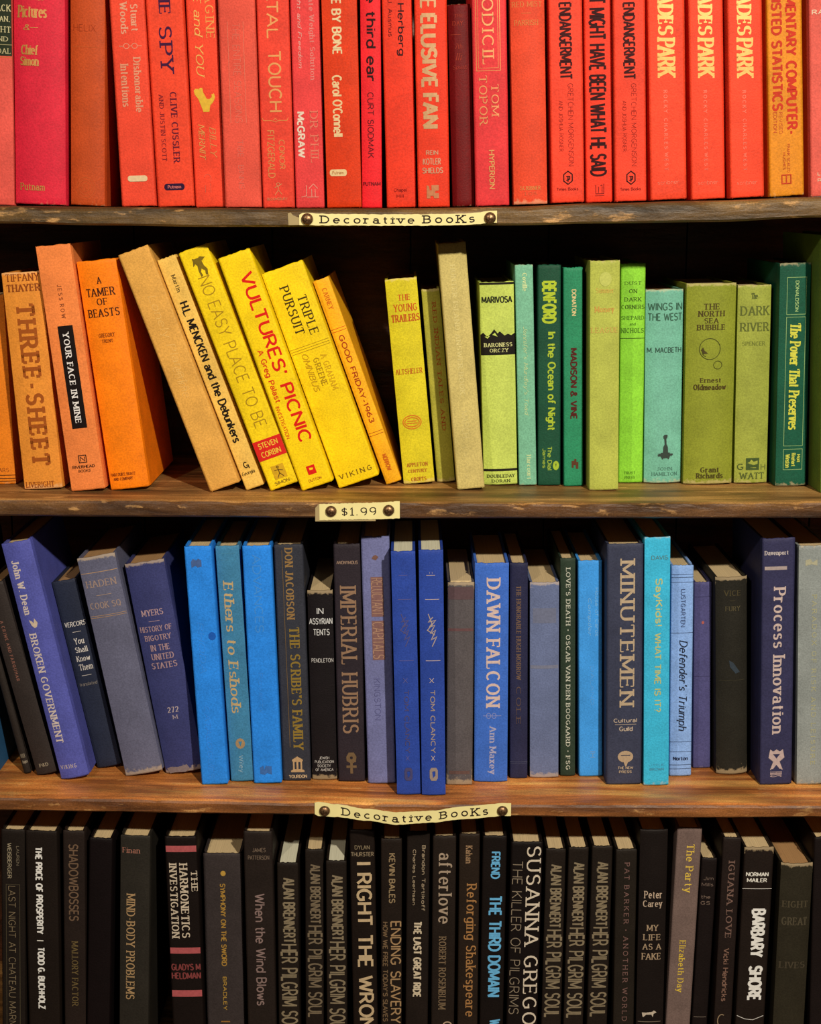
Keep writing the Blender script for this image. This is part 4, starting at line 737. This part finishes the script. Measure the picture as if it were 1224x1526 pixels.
book(2, (760.5, 839), 786.5, (760.5, 1160), 786.5, (40, 40, 64), 1.6, 'narrow dark navy book with a dim bronze title, right of Dawn Falcon',
    [('D', 'T', 'THE HONORABLE HUGH MORROW', 872, 1010, .34, .62, (112, 86, 68), 'R'), ('D', 'A', 'COLE', 1020, 1077, .34, .62, (96, 74, 64), 'R'), ('L', 1134, 0, 1, (82, 82, 100), .5), ('L', 1136.5, 0, 1, (82, 82, 100), .3)], wear=.3)
book(2, (790, 868), 833, (790, 1159), 833, (98, 106, 134), 1.8, 'plain faded slate blue book with smudged bands and a cream head',
    [('R', 'faded_band', 905, 927, .1, .9, (110, 112, 130)), ('R', 'faded_band', 989, 994, .02, .98, (120, 120, 134))], wear=1, rec=.001)
book(2, (835.5, 832), 857.5, (835.5, 1156.5), 857.5, (44, 56, 42), 1.4, 'very narrow dark green book with small spaced white letters',
    [('D', 'T', "LOVE'S DEATH * OSCAR VAN DEN BOOGAARD * FSG", 846, 1146, .36, .66, (200, 196, 172), 'R')], wear=.3)
book(2, (862, 836), 898, (863.6, 1157.5), 897.5, (62, 144, 216), .8, 'light blue book with faint silver words, left of Minutemen',
    [('D', 'T', 'House of Cards', 875, 946, .7, .84, (140, 190, 220), 't'), ('D', 'T', 'Compiler', 890, 946, .38, .54, (140, 190, 220), 'i'), ('D', 'A', 'DALAND', 990, 1048, .5, .64, (110, 170, 214), 't'), ('D', 'P', 'IH', 1118, 1128, .46, .7, (110, 160, 200), 's')], wear=.2)
book(2, (905, 811), 958, (903.7, 1169.5), 957, (56, 58, 74), 1, 'wide charcoal book with large cream capitals, Minutemen',
    [('D', 'T', 'MINUTEMEN', 835, 1048, .36, .78, (204, 176, 140), 'R'), ('H', 'A', 'Cultural', 1068, 1074, .2, .86, (186, 164, 140), 'b'), ('L', 1077, .24, .84, (186, 164, 140), .4), ('H', 'A', 'Guild', 1080, 1087, .36, .74, (186, 164, 140), 'b'), ('G', 'round_emblem', 1117, 1135, .32, .76, (178, 150, 118), [circ(18)[:-1], [(.2, .35), (.8, .35), (.8, .42), (.2, .42)]]), ('G', 'round_emblem', 1133, 1141, .48, .62, (178, 150, 118), [[(0, 0), (1, 0), (.6, 1), (.4, 1)]]), ('H', 'P', 'THE NEW', 1141, 1145, .32, .76, (180, 156, 128), 'b'), ('H', 'P', 'PRESS', 1147, 1151, .36, .72, (180, 156, 128), 'b')], foil=1, wear=.3)
book(2, (961, 801), 1000, (959.5, 1171), 996, (58, 170, 198), 1.2, 'bright turquoise book with yellowish title asking what time is it',
    [('H', 'A', 'DAVIS', 827, 833, .26, .9, (86, 118, 110), 's'), ('D', 'T', 'SayKids!', 860, 930, .36, .7, (190, 190, 120), 'b'), ('D', 'T', 'WHAT TIME IS IT?', 940, 1058, .4, .66, (184, 186, 120), 'b'), ('H', 'P', 'LITTLE', 1137, 1140, .2, .8, (80, 150, 170), 's'), ('H', 'P', 'BROWN', 1143, 1147, .24, .8, (80, 140, 156), 's')], wear=.6)
book(2, (1001, 843), 1033, (998, 1157), 1031, (132, 162, 206), .8, "powder blue book with black rules and an italic title, Defender's Triumph",
    [('L', y, .0, 1, (34, 40, 62), .45) for y in (856, 860, 867, 941, 1104, 1119, 1139, 1145)] + [('D', 'A', 'LUSTGARTEN', 877, 932, .44, .64, (70, 84, 116), 's'), ('D', 'T', "Defender's Triumph", 952, 1087, .3, .76, (38, 44, 60), 'i'), ('H', 'P', 'Norton', 1126, 1132, .16, .84, (44, 54, 80), 'b')], wear=.3)
book(2, (1035, 868), 1060, (1033, 1145), 1062, (76, 72, 110), .8, 'short dusty purple book right of the powder blue one',
    [('L', 889, 0, 1, (56, 52, 84), .6), ('L', 1006, 0, 1, (60, 56, 88), .5), ('G', 'red_spot', 924, 929, .42, .58, (170, 90, 80), [circ(8)[:-1]])], wear=.4)
book(2, (1065, 860), 1114.5, (1066.5, 1153), 1112, (36, 33, 26), 4.5, 'short rounded brown black book with chewed head corners',
    [('H', 'T', 'VICE', 878, 886, .26, .78, (76, 66, 42), 'r'), ('L', 893, .44, .6, (80, 70, 46), .4), ('H', 'A', 'FURY', 901, 908, .3, .76, (84, 74, 50), 'r'), ('G', 'scuff', 980, 1000, .4, .75, (54, 62, 68), [[(0, 0), (.4, .2), (1, .9), (.6, 1), (.1, .5)]]), ('L', 1010, .1, .9, (62, 56, 40), .5)], wear=1.2)
book(2, (1136.5, 803), 1184, (1132.6, 1170), 1181, (50, 48, 74), .8, 'wide dark indigo book lettered Process Innovation in cream',
    [('H', 'A', 'Davenport', 820, 828, .08, .8, (196, 180, 170), 'R'), ('R', 'silver_band', 843, 848, .08, .76, (170, 150, 140)), ('D', 'T', 'Process Innovation', 874, 1090, .36, .74, (198, 172, 158), 'R'), ('G', 'emblem', 1115, 1146, .26, .76, (186, 160, 150), [[(.1, 0), (.3, .1), (.5, 0), (.7, .1), (.9, 0), (1, .4), (.7, .6), (.9, 1), (.7, .95), (.5, .75), (.3, .95), (.1, 1), (.3, .6), (0, .4)], [(.3, .25), (.7, .25), (.5, .45)]]), ('D', 'P', 'HBS', 1149, 1157, .3, .7, (176, 150, 144), 'R')], foil=1, wear=.3)
book(2, (1191, 814), 1238, (1187.5, 1169.5), 1236, (134, 136, 128), 1.5, 'pale grey book with weak gold letters, cut by the right edge',
    [('G', 'emblem', 832, 842, .2, .56, (170, 162, 130), [[(0, .2), (.4, 0), (.6, .5), (1, .1), (1, 1), (.5, .8), (0, 1)]]), ('D', 'T', 'PARADOX OF RISK AND LEISURE', 884, 1138, .42, .56, (172, 164, 118), 'w')], wear=.6)
# ================================================================ row 3: blacks (feet below the frame)
def blk(xt, yt, xtr, xb, xbr, rgb, label, decor=(), **o):
    o.setdefault('Y', .045); book(3, (xt, yt), xtr, (xb, 1526), xbr, rgb, o.pop('bulge', .8), label, decor, **o)
T1 = (150, 122, 92); WH = (232, 222, 200)
blk(2, 1237, 35, 4, 42, (36, 28, 22), 'black book with dim framed title at the left edge of the bottom shelf',
    [('D', 'A', 'LAUREN', 1262, 1290, .64, .76, (120, 106, 84), 's'), ('D', 'A', 'WEISBERGER', 1257, 1309, .26, .44, (150, 134, 106), 'b'), ('K', 'frame', 1318, 1570, .2, .78, (96, 84, 60), .35, [UNITBOX]), ('D', 'T', 'LAST NIGHT AT CHATEAU MARMONT', 1320, 1560, .3, .6, (134, 114, 84), 't')])
blk(37, 1239, 83, 43, 92, (34, 24, 18), 'black book with narrow white capitals, The Price of Prosperity',
    [('D', 'T', 'THE PRICE OF PROSPERITY', 1263, 1391, .3, .52, (240, 232, 214), 'H'), ('D', 'T', '|', 1400, 1402, .3, .52, WH, 's'), ('D', 'A', 'TODD G. BUCHHOLZ', 1411, 1504, .32, .54, (240, 232, 214), 'H')])
blk(94, 1239, 131, 97, 128, (44, 32, 26), 'dark brown book with dull title Shadowbosses',
    [('D', 'T', 'SHADOWBOSSES', 1259, 1371, .26, .7, (112, 86, 64), 's'), ('D', 'A', 'MALLORY FACTOR', 1402, 1499, .36, .66, (108, 88, 52), 'r')])
blk(131.5, 1250, 163, 128, 168, (22, 12, 12), 'plain black book with no lettering and a bright page edge')
blk(180, 1246, 218, 178.5, 227, (50, 44, 36), 'charcoal book with tan small capitals, Mind-Body Problems', [('H', 'A', 'Finan', 1264, 1272, .08, .66, (160, 104, 84), 'r'), ('D', 'T', 'MIND-BODY PROBLEMS', 1332, 1489, .22, .52, (172, 136, 92), 'r')], bulge=1.5, gap=1)
PK = (176, 84, 82)
blk(245.5, 1247, 291, 258, 306, (28, 18, 15), 'black book with three dusty pink bands and cream title',
    [('R', 'pink_band', 1260, 1269, .02, .98, PK), ('R', 'pink_band', 1410, 1419, .02, .98, PK), ('R', 'pink_band', 1474, 1484, .02, .98, PK), ('D', 'T', 'THE', 1296, 1327, .78, .98, (206, 184, 154), 'R'), ('D', 'T', 'HARMONETICS', 1286, 1395, .42, .68, (206, 184, 154), 'R'), ('D', 'T', 'INVESTIGATION', 1286, 1395, .1, .34, (206, 184, 154), 'R'),
     ('H', 'A', 'GLADYS M', 1434, 1444, .04, .96, (128, 60, 56), 'b'), ('H', 'A', 'HELDMAN', 1447, 1457, .04, .96, (128, 60, 56), 'b')], Y=.05)
blk(303, 1272, 356, 309.5, 369, (66, 56, 52), 'wide grey brown book with small gold lettering strips',
    [('G', 'emblem', 1297, 1305, .44, .58, (186, 142, 60), [circ(10)[:-1]]), ('D', 'T', 'SYMPHONY ON THE SWORD', 1316, 1438, .42, .56, (172, 128, 54), 'b'), ('D', 'A', 'BRADLEY', 1454, 1505, .44, .54, (180, 138, 56), 'b'), ('D', 'P', 'I', 1520, 1524, .36, .62, (160, 110, 50), 's')], Y=.06)
blk(363, 1239, 406, 370, 411, (44, 34, 28), 'dark brown book lettered When the Wind Blows', [('H', 'A', 'JAMES', 1263, 1269, .3, .76, (112, 92, 74), 's'), ('H', 'A', 'PATTERSON', 1274, 1280, .14, .88, (112, 92, 74), 's'), ('D', 'T', 'When the Wind Blows', 1330, 1497, .34, .7, (136, 110, 100), 's')])
PS = (134, 116, 88)
def pil(xt, yt, xtr, xb, xbr, y, label, col=PS, **o):
    blk(xt, yt, xtr, xb, xbr, (38, 29, 22), label, [('D', 'A', 'ALAN BRENNERT', y[0], y[1], .26, .84, col, 'b'), ('D', 'T', 'HER PILGRIM SOUL', y[2], y[3], .14, .92, col, 's')], rec=.0005, **o)
pil(413, 1286, 443, 416, 448, (1308, 1404, 1406, 1545), 'small black book titled Her Pilgrim Soul, right of When the Wind Blows', pg=2, Y=.05)
pil(455, 1266, 481, 456, 484, (1288, 1375, 1378, 1516), 'narrow black book titled Her Pilgrim Soul, second of the left three', (118, 100, 76), Y=.06)
pil(486, 1283, 516, 487.5, 518, (1304, 1400, 1402, 1541), 'small black book titled Her Pilgrim Soul, left of I Right the Wrongs', pg=2, Y=.05)
blk(521, 1237, 558, 527, 563, (32, 22, 16), 'black book with big tan capitals, I Right the Wrongs', [('H', 'A', 'DYLAN', 1259, 1265, .2, .8, (130, 112, 84), 's'), ('H', 'A', 'THURSTER', 1269, 1275, .04, .96, (140, 120, 92), 's'), ('D', 'T', 'I RIGHT THE WRONGS', 1284, 1570, .24, .86, (196, 166, 124), 'b')])
blk(568, 1250, 598, 568.5, 600, (38, 28, 20), 'black book titled Ending Slavery in light brown', [('D', 'A', 'KEVIN BALES', 1271, 1344, .38, .68, (150, 124, 88), 'b'), ('D', 'T', 'ENDING SLAVERY', 1371, 1525, .46, .96, (166, 130, 88), 's'), ('D', 'T', "HOW WE FREE TODAY'S SLAVES", 1372, 1522, .08, .32, (118, 92, 64), 'b')])
blk(607, 1239, 637.5, 604.5, 641, (36, 26, 20), 'black book titled The Last Great Ride with two author lines', [('D', 'A', 'Brandon Tartikoff', 1259, 1356, .66, .82, (160, 138, 108), 'b'), ('D', 'A', 'Charles Leerhsen', 1265, 1347, .26, .4, (160, 138, 108), 'b'), ('D', 'T', 'THE LAST GREAT RIDE', 1371, 1485, .32, .68, (206, 184, 150), 'H')])
blk(645.5, 1246, 676, 643, 681, (42, 31, 24), 'dark brown book lettered afterlove in lower case', [('D', 'T', 'afterlove', 1271, 1374, .26, .84, (168, 144, 118), 'r'), ('D', 'A', 'ROBERT ROSENBLUM', 1394, 1503, .3, .62, (126, 102, 74), 'r'), ('D', 'P', 'C', 1522, 1532, .5, .9, (180, 150, 120), 's')])
blk(685, 1243, 716, 682, 711, (46, 33, 24), 'dark brown book titled Reforging Shakespeare', [('D', 'A', 'Kahan', 1260, 1285, .32, .64, (160, 124, 88), 'r'), ('D', 'T', 'Reforging Shakespeare', 1316, 1514, .26, .88, (166, 116, 66), 'r')])
BLU = (104, 172, 208)
blk(720, 1246, 754.5, 715, 751, (26, 18, 15), 'black book with sky blue title, The Third Domain', [('D', 'A', 'FRIEND', 1269, 1308, .36, .74, BLU, 'b'), ('D', 'T', 'THE THIRD DOMAIN', 1333, 1484, .3, .84, BLU, 'b'), ('D', 'P', 'WENTER', 1519, 1560, .4, .9, BLU, 'b')])
blk(762.5, 1255, 808, 755, 802, (24, 16, 13), 'wide black book with large cream serif capitals spelling Susanna Gregory', [('D', 'A', 'SUSANNA GREGORY', 1262, 1570, .5, .96, (212, 192, 164), 'r'), ('D', 'T', 'THE KILLER OF PILGRIMS', 1283, 1511, .06, .38, (140, 122, 98), 't')])
pil(814, 1265, 842.5, 807, 837, (1288, 1381, 1384, 1516), 'black book titled Her Pilgrim Soul, right of Susanna Gregory', Y=.05)
pil(848, 1263, 876, 840, 870.5, (1285, 1379, 1381, 1517), 'black book titled Her Pilgrim Soul, middle of the right three', Y=.05)
pil(883, 1261, 912, 875, 906, (1284, 1378, 1380, 1515), 'black book titled Her Pilgrim Soul, left of the widely spaced one', Y=.05)
blk(918.5, 1266, 950.5, 914, 943.5, (42, 33, 25), 'dark olive brown book with widely spaced dim letters, Another World', [('D', 'T', 'PAT BARKER * ANOTHER WORLD', 1285, 1521, .42, .66, (122, 88, 78), 'w')], rec=.001)
blk(954.5, 1236, 997, 948, 987, (30, 22, 18), 'black book with small stacked cream words, My Life as a Fake', [('H', 'A', 'Peter', 1325, 1336, .2, .84, (192, 164, 136), 'r'), ('H', 'A', 'Carey', 1339, 1351, .16, .84, (192, 164, 136), 'r'), ('H', 'T', 'MY', 1375, 1384, .32, .72, (168, 140, 108), 'r'), ('H', 'T', 'LIFE', 1389, 1398, .2, .82, (168, 140, 108), 'r'), ('H', 'T', 'AS A', 1403, 1412, .18, .84, (168, 140, 108), 'r'), ('H', 'T', 'FAKE', 1417, 1427, .16, .84, (168, 140, 108), 'r'), ('G', 'dog_emblem', 1504, 1514, .2, .74, (196, 176, 150), [[(0, .3), (.3, .3), (.7, .2), (.8, 0), (.9, .1), (1, .3), (.8, .5), (.75, 1), (.65, .6), (.3, .6), (.1, 1), (.05, .9)]]), ('L', 1521, .06, .9, (150, 132, 108), .5)], bulge=2)
blk(1010, 1234, 1047.5, 992.5, 1027.5, (112, 90, 80), 'taupe grey book with yellow title, The Party', [('D', 'T', 'The Party', 1258, 1328, .34, .74, (226, 186, 70), 'r'), ('D', 'A', 'Elizabeth Day', 1400, 1477, .3, .62, (222, 184, 60), 'r')])
blk(1046, 1279, 1068, 1031, 1055, (30, 21, 18), 'short black book with faint stacked words, right of the taupe one', [('H', 'T', 'Jim', 1306, 1311, .2, .84, (112, 92, 78), 's'), ('H', 'T', 'Mills', 1315, 1320, .1, .84, (112, 92, 78), 's'), ('H', 'A', 'the', 1333, 1338, .1, .7, (122, 100, 84), 's'), ('H', 'A', 'GS', 1342, 1347, .1, .7, (122, 100, 84), 's'), ('L', 1515, .1, .9, (140, 122, 104), .5)], Y=.055)
blk(1078.5, 1248, 1102, 1064, 1093, (40, 29, 24), 'black book with dim curving letters, Iguana Love', [('D', 'T', 'IGUANA LOVE', 1283, 1396, .36, .72, (122, 92, 78), 'R'), ('D', 'A', 'Vicki Hendricks', 1411, 1491, .34, .66, (130, 96, 78), 'b'), ('K', 'emblem', 1511, 1530, .2, .66, (150, 124, 92), 1, [E(.5, .5, .5, .5, 60, 300)])])
blk(1110, 1263, 1155, 1096, 1137.5, (38, 28, 22), 'black book with bold white title, Barbary Shore, between two thin rules',
    [('H', 'A', 'NORMAN', 1299, 1305, .1, .86, WH, 'b'), ('H', 'A', 'MAILER', 1307.5, 1313.5, .14, .82, WH, 'b'), ('L', 1323, .0, 1, (226, 216, 200), .6), ('D', 'T', 'BARBARY', 1353, 1424, .36, .84, (238, 230, 212), 'H'), ('D', 'T', 'SHORE', 1438, 1490, .36, .84, (238, 230, 212), 'H'), ('K', 'rule', 1513, 1519, .04, .96, (226, 216, 200), .6, [[(0, 0), (.3, .8), (.6, 1), (1, 0)]])], wear=1)
blk(1164.6, 1286, 1209, 1152, 1201, (54, 46, 32), 'faded brown olive book with illegible dark stamping near the right end', [('H', 'T', 'EIGHT', 1340, 1350, .1, .9, (74, 64, 46), 'R'), ('H', 'T', 'GREAT', 1364, 1376, .1, .9, (78, 68, 50), 'R'), ('H', 'T', 'LIVES', 1430, 1440, .1, .9, (72, 62, 46), 'R')], bulge=3, wear=1, pg=1)
blk(1214, 1248, 1258, 1206.5, 1250, (30, 20, 18), 'black book cut by the right edge of the bottom shelf')
solve(); fit()
for s_ in SPECS: build(s_)
# ---------------------------------------------------------------- paper shelf labels and the tacks that hold them
def paper_mat(name, rgb):
    m, N, L, P = nt(name)
    tc = N.new('ShaderNodeTexCoord'); n = N.new('ShaderNodeTexNoise'); n.inputs['Scale'].default_value = 60; n.inputs['Detail'].default_value = 5
    L.new(tc.outputs['Object'], n.inputs[0]); c = paint(rgb); mx = node(N, 'ShaderNodeMix', data_type='RGBA')
    mx.inputs[6].default_value = tuple(v * .8 for v in c[:3]) + (1,); mx.inputs[7].default_value = c
    L.new(n.outputs[0], mx.inputs[0]); L.new(mx.outputs[2], P.inputs['Base Color']); P.inputs['Roughness'].default_value = .8
    return m
PAPER = paper_mat('aged_paper', (250, 226, 150)); PAPER2 = paper_mat('worn_paper_edge', (176, 150, 100))
INKB = ink((44, 30, 24))
def label_strip(xs, tops, bots, texts, label, name='paper_label', Y0=-.0012, stub=None, curl=0.0):
    """strip whose upper and lower edges pass through points of the photograph at the board's front"""
    n = 60; P = [(unproj(x, t, Y0), unproj(x, b, Y0)) for x, t, b in zip(xs, tops, bots)]
    wx = [p[0].x for p in P]; wt = [p[0].z for p in P]; wb = [p[1].z for p in P]
    root = empty(name, (wx[0], Y0, wb[0])); tag(root, label, 'label'); rt = Vector(root.location)
    def top(x): return interp(wx, wt, x)
    def bot(x): return interp(wx, wb, x)
    X0, X1 = wx[0], wx[-1]; vs = []; fs = []; rnd = random.Random(3)
    jag = [rnd.uniform(-.0003, .0003) for _ in range(n + 1)]
    def yo(f, x): return -.0006 * abs(math.sin(f * 9)) - curl * math.exp(-((f - .46) / .2) ** 2)
    for i in range(n + 1):
        f = i / n; x = X0 + (X1 - X0) * f
        for k in range(5):
            z = top(x) + (bot(x) - top(x)) * k / 4 + (jag[i] if k in (0, 4) else 0)
            vs.append(Vector((x, Y0 + yo(f, x), z)) - rt)
    m = len(vs); vs += [v + Vector((0, .0004, 0)) for v in vs]
    for i in range(n):
        for k in range(4):
            a = i * 5 + k; fs.append((a, a + 1, a + 6, a + 5)); fs.append((m + a, m + a + 5, m + a + 6, m + a + 1))
        a = i * 5; fs.append((a, a + 5, m + a + 5, m + a)); a += 4; fs.append((a, m + a, m + a + 5, a + 5))
    for k in range(4): a = k; fs.append((a, m + a, m + a + 1, a + 1)); a = n * 5 + k; fs.append((a, a + 1, m + a + 1, m + a))
    mesh('paper', [tuple(v) for v in vs], fs, PAPER, root, smooth=False)
    for txt, x0, x1, k0, k1, sty in texts:      # k: fractions of the strip height from the top
        p0, p1 = unproj(x0, tops[0], Y0).x, unproj(x1, tops[0], Y0).x
        def tr(a, b):
            x = p0 + a; h = top(x) - bot(x); f = (x - X0) / (X1 - X0)
            return (x, Y0 + yo(f, x) - .0003, top(x) - h * (k0 + (k1 - k0) * (1 - b / .006)))
        fl = text_strokes(txt, sty, p1 - p0, .006, .0012, tr)
        mesh('lettering', [tuple(Vector(v) - rt) for v in fl.v], fl.f, INKB, root)
    return root
label_strip([446, 452, 500, 600, 690, 741], [320, 317, 319, 319.5, 318.5, 314], [335, 335.5, 336, 336.5, 335.5, 332], [('Decorative', 478, 618, .16, .82, 'y'), ('BooKs', 631, 708, .1, .8, 'y')], 'cream paper label reading Decorative Books tacked on the top shelf edge')
label_strip([476, 500, 540, 570, 596], [751, 750.5, 749.5, 748.5, 747], [775, 774.5, 774, 773.5, 772.5], [('$1.99', 509, 561, .22, .8, 'R')], 'small cream price label reading $1.99 on the second shelf edge')
label_strip([469, 474, 500, 545, 590, 640, 700, 750, 762], [1196, 1195, 1198, 1204.5, 1208.5, 1207, 1201, 1197, 1197], [1213, 1216, 1217, 1222, 1227, 1224.5, 1220, 1216, 1216], [('Decorative', 510, 644, .2, .82, 'y'), ('BooKs', 656, 728, .16, .78, 'y')], 'buckled cream paper label reading Decorative Books on the third shelf edge', curl=.003)
# torn older paper under the left ends
def scrap(pts, Y0, label):
    P = [unproj(x, y, Y0) for x, y in pts]; c = P[0]
    vs = [tuple(p - c) for p in P] + [tuple(p - c + Vector((0, .0005, 0))) for p in P]; n = len(P)
    fs = [tuple(range(n)), tuple(range(n, 2 * n))[::-1]] + [(i, n + i, n + (i + 1) % n, (i + 1) % n) for i in range(n)]
    o = mesh('paper_scrap', vs, fs, PAPER2, None, loc=c); tag(o, label, 'paper scrap')
scrap([(429, 318), (433, 316.5), (437, 321), (445, 324), (452, 326), (452, 335), (430, 335.5)], -.0007, 'torn corner of old paper left of the top label')
scrap([(470, 757), (475, 751.5), (486, 751), (520, 770), (560, 772), (560, 776.5), (470, 777)], -.0007, 'dirty scrap of older paper showing beneath the price label')
mt, N_, L_, P_ = nt('tack_bronze'); P_.inputs['Metallic'].default_value = .75; P_.inputs['Roughness'].default_value = .38
tc = N_.new('ShaderNodeTexCoord'); tn = N_.new('ShaderNodeTexNoise'); tn.inputs['Scale'].default_value = 500; rr = N_.new('ShaderNodeValToRGB')
rr.color_ramp.elements[0].color = (.09, .045, .02, 1); rr.color_ramp.elements[1].color = (.34, .2, .1, 1); rr.color_ramp.elements[0].position = .35; rr.color_ramp.elements[1].position = .7
L_.new(tc.outputs['Object'], tn.inputs[0]); L_.new(tn.outputs[0], rr.inputs[0]); L_.new(rr.outputs[0], P_.inputs['Base Color'])
def tack(px, py, r, label, Y=-.0026):
    c = unproj(px, py, Y); root = empty('tack', c); tag(root, label, 'tack', 'bronze tacks holding the shelf labels')
    vs = []; fs = []; nr, ns = 6, 20
    for j in range(nr):
        a = (math.pi / 2) * j / (nr - 1); rr_ = r * math.cos(a); y = -.62 * r * math.sin(a)
        for i in range(ns): t = 2 * math.pi * i / ns; vs.append((rr_ * math.cos(t), y, rr_ * math.sin(t)))
    for j in range(nr - 1):
        for i in range(ns): fs.append((j * ns + i, j * ns + (i + 1) % ns, (j + 1) * ns + (i + 1) % ns, (j + 1) * ns + i))
    fs.append(tuple(range(ns))); mesh('dome_head', vs, fs, mt, root, smooth=True)
    v2, f2 = prism([(.0004 * math.cos(k), .0004 * math.sin(k)) for k in (0, 1.57, 3.14, 4.71)], 0, .012)
    mesh('pin_shaft', [(x, z, y) for x, y, z in v2], f2, mt, root)
R_ = 8.6 / F * 1.42
tack(458, 326.5, R_, 'bronze tack at the left end of the top label'); tack(730.5, 325, R_, 'bronze tack at the right end of the top label')
tack(493.5, 762, R_, 'bronze tack left of the $1.99 price'); tack(579.5, 760.5, R_, 'bronze tack right of the $1.99 price')
tack(484, 1208.5, R_, 'bronze tack at the left end of the buckled lower label'); tack(749, 1208.5, R_, 'bronze tack at the right end of the buckled lower label')
